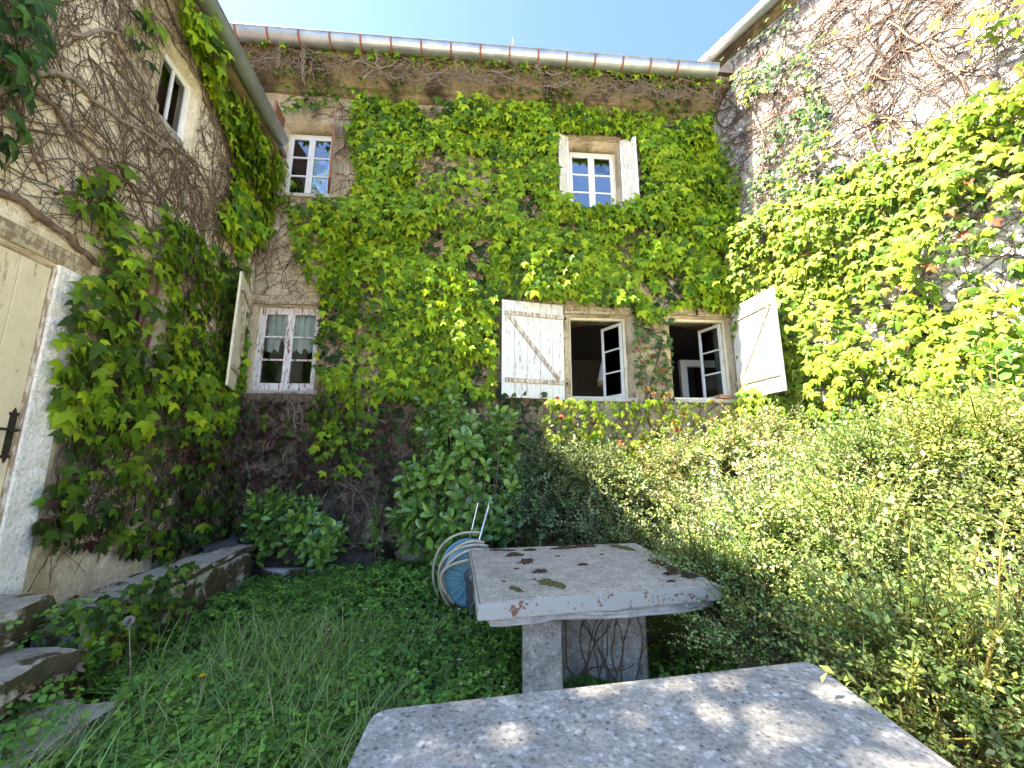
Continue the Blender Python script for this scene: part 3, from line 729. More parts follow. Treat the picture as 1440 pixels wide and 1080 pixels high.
def flag_stone(x0, x1, y0, y1, z0, z1, seed, jit=.035):
    rr = random.Random(seed); per = []; nx = max(2, int((x1 - x0) / .13)); ny = max(2, int((y1 - y0) / .13))
    for i in range(nx): per.append((x0 + (x1 - x0) * i / nx, y0))
    for i in range(ny): per.append((x1, y0 + (y1 - y0) * i / ny))
    for i in range(nx): per.append((x1 - (x1 - x0) * i / nx, y1))
    for i in range(ny): per.append((x0, y1 - (y1 - y0) * i / ny))
    per = [(x + rr.uniform(-jit, jit), y + rr.uniform(-jit, jit)) for x, y in per]; n = len(per); cx, cy = (x0 + x1) / 2, (y0 + y1) / 2
    bm = bmesh.new(); rings = []
    for f, z, j in ((.96, z0, .01), (1.02, z0 + .45 * (z1 - z0), .018), (.985, z1 - .012, .008), (.94, z1, .004), (.6, z1 + .006, .008), (.25, z1 + .008, .008)):
        rings.append([bm.verts.new((cx + (x - cx) * f + rr.uniform(-j, j), cy + (y - cy) * f + rr.uniform(-j, j), z + rr.uniform(-.009, .009))) for x, y in per])
    bm.faces.new(rings[0][::-1]); bm.faces.new(rings[-1])
    for a, b in zip(rings, rings[1:]):
        for i in range(n): bm.faces.new((a[i], a[(i + 1) % n], b[(i + 1) % n], b[i]))
    bmesh.ops.triangulate(bm, faces=bm.faces); bmesh.ops.recalc_face_normals(bm, faces=bm.faces)
    me = bpy.data.meshes.new('stone'); bm.to_mesh(me); bm.free(); return me
def stone_obj(name, me, mat, label, cat, group=None, parent=None):
    o = bpy.data.objects.new(name, me); C.objects.link(o); me.materials.append(mat)
    if parent: o.parent = parent
    else: tag(o, label, cat, group)
    return o
t1 = thing('stone_table', 'large grey stone table with rounded corners in the foreground', 'table', (.35, 1.0, 0))
def rel(pts, o): return [(x - o[0], y - o[1]) for x, y in pts]
T1 = [(-.37, .28), (1.06, .42), (1.125, 1.665), (-.42, 1.365)]
slab(rel(T1, (.35, 1.0)), .655, .75, .06).build('tabletop', M['table_near'], t1, bevel=.012)
for x in (-.42, .38): MB().box(x, x + .18, -.38, .18, -.05, .655).build('leg', M['concrete'], t1, bevel=.012)

t2 = thing('stone_table', 'smaller moss-spotted table with grey rusting metal edge and cracked leg', 'table', (.45, 3.0, 0))
T2 = [(-.175, 2.253), (1.242, 2.56), (1.097, 3.749), (-.354, 3.497)]
T2o = rel(T2, (.45, 3.0))
def shrink(p, d):
    c = (sum(x for x, _ in p) / len(p), sum(y for _, y in p) / len(p)); return [(x + (c[0] - x) * d, y + (c[1] - y) * d) for x, y in p]
top2 = slab(shrink(T2o, .012), .668, .749, .012, 2).build('tabletop', M['table_far'], t2, bevel=.004)
us = rough_stone(-.5, .5, -.5, .5, .605, .667, 91, .03, 16)
for v in us.vertices:
    s_, t_ = v.co.x + .5, v.co.y + .5; q_ = shrink(T2o, .035); a_ = Vector(q_[0]).lerp(Vector(q_[1]), s_); b_ = Vector(q_[3]).lerp(Vector(q_[2]), s_); c_ = a_.lerp(b_, t_); v.co.x, v.co.y = c_.x, c_.y; v.co.z = min(v.co.z, .667)
stone_obj('under_slab', us, M['concrete'], None, None, None, t2)
for i in range(4):
    a, b = T2o[i], T2o[(i + 1) % 4]
    MB().bar((*a, .705), (*b, .705), .008 + .002 * (i % 2), .08, (0, 0, 1)).build('edge_strip', M['rusted_edge'] if i != 3 else M['low_wall'], t2, bevel=.002)
lg = MB().box(-.39, -.165, -.52, -.34, -.05, .60).build('leg', M['plaster_leg'], t2, bevel=.012)
lg2 = MB().box(-.12, .43, -.16, .0, -.05, .60).build('leg', M['plaster_leg'], t2, bevel=.012)
lg['label'] = 'narrow cracked front leg'; lg2['label'] = 'broad slab leg webbed with dry vine'
paths, rad = [], []
for k in range(16):
    x = rng.uniform(-.08, .4); z = rng.uniform(.02, .15); P = []; a = rng.uniform(.9, 2.2)
    for i in range(8):
        P.append((np.clip(x, -.1, .42), -.168 + rng.uniform(-.004, .002), z)); x += .07 * math.cos(a); z += .07 * math.sin(a); a += rng.uniform(-.5, .5)
        if z > .6: break
    if len(P) > 2: paths.append(np.array(P)); rad.append(np.linspace(.006, .0025, len(P)))
V, F = tubes_np(paths, rad, 4); npmesh('dry_vine', V, F, M['vine'], None, t2, 'stuff')
def moss_patch(cx, cy, r, stretch, ang, mat, seed):
    rr = random.Random(seed); n = 30; mb = MB(); hs = min(1, r / .04); vs = [(0, 0, .022 * hs * rr.uniform(.7, 1.3))]
    for ring, h in ((.6, .019), (1.0, .0005)):
        for i in range(n):
            a = i * 2 * math.pi / n; q = r * ring * rr.uniform(.3, 1.3); vs.append((q * math.cos(a) * stretch, q * math.sin(a), h * hs * rr.uniform(.5, 1.3) if ring < 1 else h))
    fs = [(0, 1 + i, 1 + (i + 1) % n) for i in range(n)] + [(1 + i, 1 + n + i, 1 + n + (i + 1) % n, 1 + (i + 1) % n) for i in range(n)]
    mb.add(vs, fs).build('moss_patch', mat, t2, (cx - .45, cy - 3.0, .7495), (0, 0, ang))
MOSS = [(.02, 3.28, .035, 2.0, .2, 0), (.10, 3.08, .05, 1.4, .8, 0), (.02, 2.47, .022, 3.0, 2.2, 1), (.235, 2.56, .042, 2.6, 2.4, 1), (.19, 2.83, .03, 1.8, .2, 0), (.50, 3.0, .022, 1.8, .1, 0),
        (.46, 3.53, .03, 4.5, .2, 0), (.62, 3.58, .04, 3, .2, 0), (.93, 3.52, .05, 2.8, -.9, 1), (1.05, 3.05, .045, 2.4, -1.2, 0), (1.1, 2.85, .045, 2.2, -.9, 0), (1.03, 2.78, .03, 2, .3, 0), (1.13, 2.72, .04, 1.8, .3, 0), (-.12, 3.45, .022, 3, .2, 0), (-.02, 3.44, .02, 3, .2, 0), (.15, 3.45, .025, 2.5, .1, 0), (.98, 2.62, .018, 2, .2, 0), (.03, 2.9, .012, 1.5, 0, 0), (-.05, 2.62, .012, 1.5, 0, 0), (.14, 2.66, .01, 1.5, 0, 0), (.7, 3.3, .012, 1.6, 0, 0), (.35, 3.25, .012, 1.6, 0, 0)]
for k, (a, b, r_, s, g, q) in enumerate(MOSS): moss_patch(a, b, r_, s, g, M['moss_green'] if q else M['moss'], k)

# ------------------------------------------------------------------ hose reel
hr = thing('hose_reel_cart', 'blue hose reel cart with beige hose behind the mossy table', 'hose reel', (-.40, 4.02, .10), R(14))
def disc(y):
    m = MB(); r_ = .265
    m.lathe([(.06, y - .006), (.10, y - .012), (.20, y - .004), (r_ - .02, y - .012), (r_, y), (r_ - .02, y + .012), (.20, y + .004), (.06, y + .006)], 40, 'y')
    for k in range(20):
        a = k * math.pi / 10; m.bar((.11 * math.cos(a), y, .11 * math.sin(a)), (.235 * math.cos(a), y, .235 * math.sin(a)), .016, .064)
    return m
for y in (-.15, .17): disc(y).build('reel_flange', M['reel_blue'], hr, (0, 0, .34), smooth=False)
MB().lathe([(.0, -.21), (.05, -.21), (.075, -.19), (.075, -.15), (.09, -.14), (.09, .16), (0, .16)], 28, 'y').build('hub', M['reel_dark'], hr, (0, 0, .34))
MB().lathe([(0, -.232), (.02, -.232), (.032, -.225), (.032, -.20), (0, -.2)], 16, 'y').build('hub_cap', M['reel_blue'], hr, (.0, 0, .34))
coil = []
for i in range(420):
    t = i / 419; a = t * 11 * 2 * math.pi; lay = .135 + .035 * math.floor(t * 2.99)
    coil.append((lay * math.cos(a) + random.uniform(-.003, .003), -.12 + .24 * abs(((t * 3) % 2) - 1), .34 + lay * math.sin(a)))
MB().tube(coil, .014, 6).build('wound_hose', M['hose'], hr, smooth=True)
for (amp, y0, y1, b, lift) in ((.30, -.19, .05, 1.25, .30), (.34, -.2, -.06, 1.2, .27), (.29, -.23, -.16, 1.15, .24), (.38, .10, .2, 1.3, .33), (.33, -.25, -.2, 1.1, .16)):
    P = []
    for i in range(26):
        t = i / 25; a = 1.25 + t * 2.35 * b
        P.append((amp * math.cos(a) * .95 + .02 + .012 * math.sin(t * 9 + amp * 40), y0 + (y1 - y0) * t, max(.02, .34 + lift * math.sin(a) * (1 if math.sin(a) > 0 else 1.25))))
    MB().tube(P, .0125, 8).build('hose_loop', M['hose'], hr, smooth=True)
for y in (-.195, .205):
    s = MB(); s.add([(.0, y - .012, .42), (.07, y - .012, .38), (.13, y - .012, .02), (-.04, y - .012, .02), (-.06, y - .012, .30), (.0, y + .012, .42), (.07, y + .012, .38), (.13, y + .012, .02), (-.04, y + .012, .02), (-.06, y + .012, .30)],
                    [(0, 1, 2, 3, 4), (9, 8, 7, 6, 5)] + [(i, (i + 1) % 5, 5 + (i + 1) % 5, 5 + i) for i in range(5)])
    s.build('side_frame', M['reel_dark'], hr, bevel=.006)
hd = [(-.02, .19, .42), (.05, .20, .70), (.105, .215, .93), (.125, .205, .965), (.15, .13, .985), (.165, -.02, .985), (.165, -.06, .965), (.155, -.09, .925), (.08, -.14, .70), (.0, -.19, .42)]
MB().tube(hd, .0125, 10).build('handle', M['chrome'], hr, smooth=True)
for y in (-.23, .245): MB().lathe([(0, y - .02), (.07, y - .02), (.085, y - .01), (.085, y + .01), (.07, y + .02), (0, y + .02)], 24, 'y').build('wheel', M['reel_dark'], hr, (.05, 0, .085))

# ------------------------------------------------------------------ steps, low wall, beds
stone_obj('stone_step', flag_stone(-3.42, -2.82, 1.5, 2.72, .45, .66, 1), M['step_stone'], 'broad mossy stone threshold step directly below the cream door', 'step', 'stone steps')
stone_obj('stone_step', flag_stone(-2.95, -2.47, 1.5, 2.54, .27, .43, 2), M['step_stone'], 'pale chipped stone step, the middle of the flight', 'step', 'stone steps')
stone_obj('stone_step', flag_stone(-2.60, -2.14, 1.4, 2.48, .03, .19, 3), M['step_stone'], 'worn grey stone step lowest in the flight, next to the grass', 'step', 'stone steps')
def oriented(me, p0, p1):
    """turn a block built along +y from origin so it runs p0 -> p1"""
    d = Vector((p1[0] - p0[0], p1[1] - p0[1], 0)); a = math.atan2(d.y, d.x) - math.pi / 2
    me.transform(Matrix.Translation((p0[0], p0[1], 0)) @ Matrix.Rotation(a, 4, 'Z'))
    return me
lwall = thing('low_stone_wall', 'low mossy stone wall with pale coping left of the grass', 'wall', (-2.9, 3.6, 0))
def lchild(me, name, mat):
    me.transform(Matrix.Translation((2.9, -3.6, 0))); o = stone_obj(name, me, mat, None, None, None, lwall); return o
lchild(oriented(rough_stone(-.30, 0, 0, 1.98, -.1, .49, 4, .04, 12), (-2.62, 2.66), (-2.84, 4.64)), 'wall_body', M['low_wall'])
for k, (a, b) in enumerate(((.02, .60), (.62, 1.22), (1.24, 1.99))):
    q = flag_stone(-.32, .01, a, b, .493, .56, 40 + k, .014); lchild(oriented(q, (-2.62, 2.66), (-2.84, 4.64)), 'coping_stone', M['step_stone'])
eg = [((-2.80, 4.80), .46, .27), ((-2.32, 4.86), .40, .25), ((-1.90, 4.93), .36, .2)]
for k, ((x, y), ln, h) in enumerate(eg):
    stone_obj('edging_stone', rough_stone(x - .0, x + ln, y - .05, y + .05, -.05, h, 60 + k, .02, 5), M['low_wall'], ['grey edging slab at the foot of the low laurel, next to the low wall', 'grey edging slab, middle of the three below the low laurel', 'grey edging slab furthest from the low wall, half in ground cover'][k], 'edging stone', 'edging stones of the flower bed')
def bed(name, poly, z, seed, label):
    xs = [p[0] for p in poly]; ys = [p[1] for p in poly]; st = .08
    gx = np.arange(min(xs) - st, max(xs) + st, st); gy = np.arange(min(ys) - st, max(ys) + st, st); X, Y = np.meshgrid(gx, gy, indexing='ij')
    ins = inpoly(X.ravel(), Y.ravel(), poly).reshape(X.shape)
    Z = z + .09 * (vnoise(X, Y, 3, seed) - .5) + .05 * (vnoise(X, Y, 9, seed + 1) - .5); Z[~ins] = -.12
    n = len(gy); i, j = np.meshgrid(np.arange(len(gx) - 1), np.arange(n - 1), indexing='ij'); q = (i * n + j)
    k = (ins[:-1, :-1] | ins[1:, :-1] | ins[:-1, 1:] | ins[1:, 1:]); q = q[k]
    F = np.concatenate([np.stack([q, q + n, q + n + 1], -1), np.stack([q, q + n + 1, q + 1], -1)])
    o = npmesh(name, np.stack([X.ravel(), Y.ravel(), Z.ravel()], -1), F, M['soil'], smooth=True); tag(o, label, None, None, 'structure')
bed('soil_bed', [(-3.25, 2.7), (-2.78, 2.7), (-2.98, 4.62), (-2.98, 4.9), (-1.6, 5.0), (-1.5, 5.62), (-3.75, 5.5), (-3.6, 4.8)], .40, 71, 'dark raised soil bed between low wall and house')
bed('step_bank', [(-3.4, 1.3), (-2.9, 1.3), (-2.88, 2.66), (-3.3, 2.75)], .44, 73, 'dark earth bank under the threshold step')
bed('step_bank', [(-3.0, 1.3), (-2.52, 1.3), (-2.52, 2.62), (-2.95, 2.7)], .25, 75, 'dark earth bank under the middle step')
# dry leaf litter
def litter(n, xr, yr, z, name):
    p = np.stack([rng.uniform(*xr, n), rng.uniform(*yr, n), z + rng.uniform(0, .05, n)], -1)
    a = rng.uniform(0, 6.28, n); nr = np.stack([rng.normal(0, .45, n), rng.normal(0, .45, n), np.ones(n)], -1); tp = np.stack([np.cos(a), np.sin(a), rng.normal(0, .3, n)], -1)
    pal = np.array([(.16, .10, .065), (.24, .17, .12), (.09, .055, .04), (.32, .25, .18), (.13, .06, .045)]); t = pal[rng.integers(0, 5, n)]
    V, F, T = scatter(*IVY2, p, frames(tp, nr), rng.uniform(.025, .055, n), t); return V, F, T
o = npmesh('leaf_litter', *(lambda a: (a[0], a[1], M['dry'], a[2]))(join([litter(420, (-3.3, -2.85), (2.8, 4.8), .42, ''), litter(420, (-3.3, -1.6), (4.9, 5.4), .42, ''), litter(90, (-2.62, -2.45), (1.9, 2.55), .30, ''), litter(60, (-2.9, -2.7), (1.9, 2.6), .5, ''), litter(90, (-2.3, -2.05), (1.9, 2.6), .06, '')])))
tag(o, 'dry brown fallen leaves on the bed and steps', 'leaves', None, 'stuff')
bs = MB(); n = 10
vs = []
for i in range(n + 1):
    a = math.pi * i / n
    for x in (0, .34): vs += [(x, .075 * math.cos(a), .07 * math.sin(a)), (x, .066 * math.cos(a), .062 * math.sin(a))]
fs = []
for i in range(n):
    a = i * 4; b = a + 4; fs += [(a, b, b + 2, a + 2), (a + 1, a + 3, b + 3, b + 1), (a, a + 1, b + 1, b), (a + 2, b + 2, b + 3, a + 3)]
bs.add(vs, fs); o = bs.build('half_pipe', M['black_plastic_and_shade'], None, (-3.12, 4.22, .55), (0, R(-4), R(72))); tag(o, 'black half-round piece of pipe lying on the low wall', 'pipe')

# brick left on the right-hand window sill
bk = MB().box(-.10, .10, -.05, .05, 0, .06).build('brick', M['brick'], None, tuple(B_F(np.array([6.83, .0, 2.348]))), (0, 0, B_RZ + .15), bevel=.006); tag(bk, 'small terracotta brick lying on the right window sill', 'brick')
# lamp in the room
lp = thing('floor_lamp', 'white pleated lampshade with gold fringe inside the open window', 'lamp', tuple(B_F(np.array([5.42, .95, 1.47]))))
sh = MB(); n = 48; sh.v = []
for i in range(n):
    a = i * 2 * math.pi / n; k = 1 + .03 * (i % 2)
    sh.v += [(.13 * k * math.cos(a), .13 * k * math.sin(a), 1.62), (.20 * k * math.cos(a), .20 * k * math.sin(a), 1.30)]
sh.f = [(2 * i, 2 * i + 1, (2 * i + 3) % (2 * n), (2 * i + 2) % (2 * n)) for i in range(n)]; sh.build('lamp_shade', M['lamp_white'], lp)
MB().lathe([(.203, 1.30), (.207, 1.22), (.2, 1.22), (.198, 1.30)], 40).build('fringe', M['fringe'], lp)
MB().lathe([(0, 0), (.14, 0), (.14, .02), (.02, .04), (.015, 1.35), (0, 1.35)], 16).build('stand', M['orange_beam'], lp)

# ------------------------------------------------------------------ creeper
POLY_B = {
 'main':[(1.26,7.02),(2.3,7.0),(4.13,7.09),(5.55,7.02),(6.89,6.92),(7.29,6.0),(7.04,3.67),(6.7,3.64),(6.03,3.64),(5.63,3.46),(5.38,3.73),(4.4,3.76),(3.46,3.84),(3.39,2.31),(1.96,2.29),(1.54,2.14),(1.19,2.43),(1.0,2.68),(1.01,3.5),(1.06,4.7),(0.83,5.03),(1.22,5.23),(1.35,5.65),(1.15,6.25)],
 'left':[(0.43,5.01),(1.02,5.22),(1.26,4.71),(1.14,3.71),(0.99,3.65),(0.59,4.34)],
 'upl':[(0.11,6.68),(0.67,6.91),(0.76,6.47),(0.19,6.37)],
 'sparse_top':[(-0.39,7.88),(3.43,8.02),(7.11,7.99),(7.0,6.86),(4.13,7.05),(1.26,6.96),(0.16,6.68)],
 'gutterline':[(-.3,7.4),(7.0,7.4),(7.0,7.58),(-.3,7.58)],
 'corner':[(6.5,6.9),(7.1,6.8),(7.1,3.8),(6.5,3.8)],
 'clump':[(.95,2.35),(1.9,2.3),(1.75,1.3),(1.3,1.2),(1.0,1.8)],
 'lintel5':[(4.5,6.62),(5.5,6.62),(5.5,6.9),(4.5,6.9)],
 'lowleft':[(0.01,2.27),(2.0,2.29),(2.2,0.18),(0.25,0.22)],
 'midlow':[(1.9,2.4),(4.3,2.4),(4.3,.9),(1.9,.9)],
 'winL':[(0.9,3.65),(1.43,3.72),(1.67,1.53),(1.09,1.9)],
 'lowright':[(4.07,2.27),(7.01,2.3),(6.88,1.13),(4.06,1.34)],
 'pier':[(5.42,3.62),(6.08,3.58),(6.02,2.29),(5.3,2.28)],
 'bareA':[(2.17,6.13),(3.44,6.22),(3.61,5.29),(2.8,5.13),(2.15,5.46)],
 'bareB':[(1.46,3.94),(1.86,3.95),(1.91,2.29),(1.43,2.29)],
 'bareC':[(5.21,4.89),(5.55,4.91),(5.49,3.74),(5.22,3.84)],
}
POLY_L = {
 'strip':[(3.72,5.81),(4.23,5.9),(5.95,5.9),(5.98,4.75),(5.46,3.49),(4.8,3.99),(5.0,5.07),(4.44,5.52),(3.97,5.53)],
 'eaves':[(3.5,5.9),(5.95,5.9),(5.95,5.1),(5.1,5.2),(4.6,5.5),(3.7,5.6)],
 'mid':[(3.21,3.5),(3.65,3.94),(4.56,3.85),(5.54,3.92),(5.85,3.04),(5.85,1.89),(5.3,1.85),(4.7,1.73),(4.24,1.64),(3.74,1.62),(3.48,1.71),(3.31,2.3),(3.32,2.72),(3.57,2.99),(3.43,3.18)],
 'low':[(3.48,1.71),(5.82,1.98),(6.0,0.5),(4.73,0.55),(3.88,0.80),(3.45,1.0),(3.42,1.27)],
 'topleft':[(2.35,4.11),(2.76,4.6),(2.8,4.19),(2.74,3.74),(2.76,3.2),(2.54,3.21)],
 'sparse':[(2.8,4.19),(3.68,5.76),(3.8,4.62),(4.36,4.73),(5.24,4.06),(3.4,2.88),(2.97,3.42)],
}
POLY_R = {
 'lower':[(0.22,4.88),(0.81,5.02),(1.57,5.07),(2.23,5.02),(3.05,5.16),(4.2,5.3),(4.2,1.2),(0.3,1.2),(0.05,3.31)],
 'corner':[(0.5,7.6),(1.53,6.9),(1.56,5.91),(1.62,4.84),(0.88,4.87),(0.49,4.86)],
 'topcorner':[(.1,7.95),(1.5,7.95),(1.2,7.2),(.2,7.0)],
 'incorner':[(0.02,6.6),(.3,6.6),(.5,4.9),(.1,3.3),(.02,3.3)],
 'sparse':[(0.81,7.5),(3.21,6.27),(3.3,5.18),(2.23,5.02),(1.63,4.93)],
 'bareD':[(1.49,3.56),(1.93,3.43),(1.91,2.82),(1.48,2.94)],
 'spots':[(2.55,6.08),(2.82,6.14),(3.14,5.76),(3.09,5.4),(2.82,5.43)],
}
PAL = {
 'fresh': [(.255, .38, .018), (.18, .31, .018), (.35, .47, .022), (.09, .18, .018)],
 'mid': [(.14, .24, .020), (.10, .19, .020), (.19, .29, .022), (.06, .11, .022)],
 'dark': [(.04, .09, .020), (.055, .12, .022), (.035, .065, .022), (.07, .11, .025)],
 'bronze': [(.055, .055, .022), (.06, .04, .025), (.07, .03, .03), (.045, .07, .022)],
 'yellow': [(.22, .29, .025), (.17, .26, .022), (.27, .32, .04), (.11, .20, .02)],
 'blush': [(.28, .27, .06), (.30, .15, .06), (.24, .24, .05), (.26, .08, .045)],
 'green': [(.075, .15, .04), (.06, .12, .045), (.09, .17, .04), (.05, .10, .035)],
}
def sample(P, dens, seed):
    r = np.random.default_rng(seed); xs = [p[0] for p in P]; zs = [p[1] for p in P]
    n = int(dens * (max(xs) - min(xs)) * (max(zs) - min(zs))); x = r.uniform(min(xs), max(xs), n); z = r.uniform(min(zs), max(zs), n)
    k = inpoly(x, z, P); return x[k], z[k]
def creeper(parent, frame, POLY, spec, openings, seed, depth=(.04, .22), bare=(), zclip=None, hang=None):
    """spec: list of (polygon, density, palette, size range, patchiness, depth gain)"""
    r = np.random.default_rng(seed); X, Z, T, S, D = [], [], [], [], []
    for q, (pn, dens, pal, size, patch, dg) in enumerate(spec):
        x, z = sample(POLY[pn], dens, seed * 31 + q)
        nz = .65 * vnoise(x, z, 1.5, seed + q) + .35 * vnoise(x, z, 4.2, seed + q + 50)
        k = nz > patch * (.75 + .5 * r.random(len(x)))
        for b in bare:
            if b in POLY: k &= ~(inpoly(x, z, POLY[b]) & (r.random(len(x)) > .3))
        for o in openings: k &= ~((x > o[0] - .02) & (x < o[1] + .02) & (z > o[2] + .0) & (z < o[3] + .09))
        x, z, nz = x[k], z[k], nz[k]; n = len(x)
        pl = np.array(PAL[pal]); w = np.clip(np.floor((vnoise(x, z, 2.6, seed + 9) * .6 + r.random(n) * .5) * 4), 0, 3).astype(int)
        X.append(x); Z.append(z); T.append(pl[w] * r.uniform(.5, 1.35, (n, 1)) * np.stack([r.uniform(.85, 1.1, n), np.ones(n), np.ones(n)], -1)); S.append(r.uniform(*size, n) * (.55 + .45 * r.random(n) ** .5))
        lump = np.clip((vnoise(x, z, 2.2, seed + 77) - .25) / .5, 0, 1)
        D.append((depth[0] + (depth[1] - depth[0]) * (.25 + .75 * r.random(n)) * (.3 + .9 * lump)) * dg)
    X, Z, S, D = map(np.concatenate, (X, Z, S, D)); T = np.concatenate(T); k = Z < zclip
    X, Z, S, D, T = X[k], Z[k], S[k], D[k], T[k]; n = len(X)
    pos = np.stack([X, -D, Z], -1)
    if hang is not None: q = Z > 7.1; pos[q, 1] = -np.interp(Z[q], [h[1] for h in hang], [-h[0] for h in hang]) - .03 - .12 * r.random(int(q.sum()))
    up = .65 + .45 * r.normal(size=n); side = (vnoise(X, Z, 1.3, seed + 5) - .5) * 1.6 + .35 * r.normal(size=n)
    nrm = np.stack([side, -np.ones(n), up], -1); roll = .45 * r.normal(size=n)
    tip = np.stack([np.sin(roll), -.25 - .2 * r.random(n), -np.cos(roll)], -1)
    return pos, frames(tip, nrm), S, T
def vine_net(POLYBOX, n, seed, openings, rad=(.002, .006), seglen=.11, k=(8, 22), up=.9, y=(-.006, -.03), wander=.45, starts=None):
    r = np.random.default_rng(seed); paths, rads = [], []
    x0, x1, z0, z1 = POLYBOX
    for i in range(n):
        if starts is not None and i < len(starts): x, z = starts[i]
        else: x, z = r.uniform(x0, x1), r.uniform(z0, z1)
        a = r.normal(math.pi / 2, up); d = r.uniform(y[1], y[0]); P = []
        for j in range(r.integers(*k)):
            if not (x0 <= x <= x1 and z0 <= z <= z1): break
            if any(o[0] - .02 < x < o[1] + .02 and o[2] - .02 < z < o[3] + .03 for o in openings): break
            P.append((x, d, z)); x += seglen * math.cos(a); z += seglen * math.sin(a); a += r.normal(0, wander); d = np.clip(d + r.normal(0, .006), y[1], y[0])
        if len(P) > 2:
            q = r.uniform(*rad) if r.random() > .06 else rad[1] * 2
            paths.append(np.array(P)); rads.append(np.linspace(q, q * .45, len(P)))
    return tubes_np(paths, rads, 3)

# back facade creeper
ivb = thing('climbing_creeper', 'bright green creeper covering the far facade around the windows', 'creeper', tuple(B_O), B_RZ)
pos, rot, sc, ti = creeper(ivb, B_F, POLY_B, [
    ('main', 640, 'fresh', (.055, .155), .25, 1.0), ('main', 130, 'dark', (.06, .12), .15, .4), ('corner', 330, 'fresh', (.06, .13), .2, 1.0), ('left', 380, 'fresh', (.06, .13), .30, 1.0), ('upl', 150, 'mid', (.09, .14), .2, 1.6),  # dark main leaves close to the wall paint shade into the gaps
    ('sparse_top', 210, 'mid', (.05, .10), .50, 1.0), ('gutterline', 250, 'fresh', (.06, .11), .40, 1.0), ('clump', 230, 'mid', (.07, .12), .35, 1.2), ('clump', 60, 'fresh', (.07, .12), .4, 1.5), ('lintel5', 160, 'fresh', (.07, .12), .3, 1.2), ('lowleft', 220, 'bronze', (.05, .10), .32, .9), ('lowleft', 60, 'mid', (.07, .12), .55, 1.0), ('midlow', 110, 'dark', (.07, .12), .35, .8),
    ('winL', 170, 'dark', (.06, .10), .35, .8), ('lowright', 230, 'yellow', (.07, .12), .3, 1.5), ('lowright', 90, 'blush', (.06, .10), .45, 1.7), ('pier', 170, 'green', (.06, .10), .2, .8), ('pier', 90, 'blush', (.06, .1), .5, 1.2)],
    OB + [(4.36, 4.62, 5.4, 6.6), (5.4, 5.72, 5.4, 6.56)], 3, (.08, .32), ('bareA', 'bareB', 'bareC'), 7.58, prof[:-1])
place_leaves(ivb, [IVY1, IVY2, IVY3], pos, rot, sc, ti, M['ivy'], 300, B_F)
V, F = vine_net((-.1, 7.1, .3, 7.1), 2300, 5, OB); npmesh('vine_twigs', V, F, M['vine'], None, ivb, 'stuff')
V, F = vine_net((.0, 2.4, .35, 2.4), 1100, 6, OB, up=.3, y=(-.02, -.10), rad=(.0015, .004)); npmesh('dead_vine_twigs', V, F, M['vine'], None, ivb, 'stuff')
V, F = vine_net((.0, 2.4, .35, 2.4), 420, 66, OB, up=.5, y=(-.09, -.17), rad=(.002, .0055)); npmesh('pale_dead_twigs', V, F, M['vine_grey'], None, ivb, 'stuff')
V, F = vine_net((-.4, 7.1, 7.05, 7.57), 900, 8, [], y=(-.33, -.46), up=2.0, k=(4, 10), rad=(.002, .006)); npmesh('eaves_twigs', V, F, M['vine_grey'], None, ivb, 'stuff')
for sx, sz, ln in ((1.0, .4, 44), (5.75, .6, 40), (3.0, .5, 46), (7.0, .5, 42)):
    P, a, x, z = [], math.pi / 2, sx, sz
    for j in range(ln):
        P.append((x, -.03 - .01 * math.sin(j), z)); x += .12 * math.cos(a); z += .12 * math.sin(a); a = math.pi / 2 + .5 * math.sin(j * .37 + sx * 3) + rng.normal(0, .12)
        if z > 6.6 or any(o[0] - .05 < x < o[1] + .05 and o[2] - .05 < z < o[3] + .05 for o in OB): break
    MB().tube(P, list(np.linspace(.022, .008, len(P))), 6).build('stem', M['vine'], ivb, smooth=True)
# hanging dead strands under the gutter
for x, z, h in ((.55, 7.5, .75), (.2, 7.45, .5), (2.75, 7.55, .42), (3.62, 7.85, .55), (1.6, 7.5, .5), (5.35, 4.5, .6), (5.45, 4.4, .55), (4.0, 7.5, .3)):
    for k in range(5):
        P = [(x + rng.normal(0, .02) + .02 * k * i / 7, -.36 - .1 * (z > 7) - .02 * k + rng.normal(0, .008) + (.32 if z < 7 else 0), z - h * i / 7 * (.6 + .1 * k)) for i in range(8)]
        MB().tube(P, .0035, 4).build('hanging_strand', M['vine_grey'], ivb)
# left wall creeper
ivl = thing('climbing_creeper', 'creeper hanging beside the cream door on the shaded left wing', 'creeper', tuple(L_O), L_RZ)
pos, rot, sc, ti = creeper(ivl, L_F, POLY_L, [
    ('strip', 300, 'fresh', (.09, .15), .30, 1.0), ('eaves', 330, 'fresh', (.09, .15), .28, 2.0), ('mid', 240, 'mid', (.075, .155), .27, 1.0), ('mid', 110, 'fresh', (.08, .15), .42, 1.25), ('low', 80, 'bronze', (.08, .13), .38, .9), ('low', 110, 'dark', (.08, .14), .40, 1.0), ('low', 90, 'mid', (.07, .13), .45, 1.2), ('topleft', 210, 'green', (.10, .16), .35, 1.2), ('sparse', 75, 'mid', (.08, .13), .60, .8)],
    [OL[0], (3.2, 3.3, .6, 3.0), OL[2]], 13, (.03, .17), (), 5.9)
k = ~((pos[:, 0] > 3.84) & (pos[:, 0] < 4.33) & (pos[:, 2] > 2.5) & (pos[:, 2] < 3.2) & (rng.random(len(pos)) > .3))
pos, rot, sc, ti = pos[k], rot[k], sc[k], ti[k]
place_leaves(ivl, [IVY1, IVY2, IVY3], pos, rot, sc, ti, M['ivy'], 300, L_F)
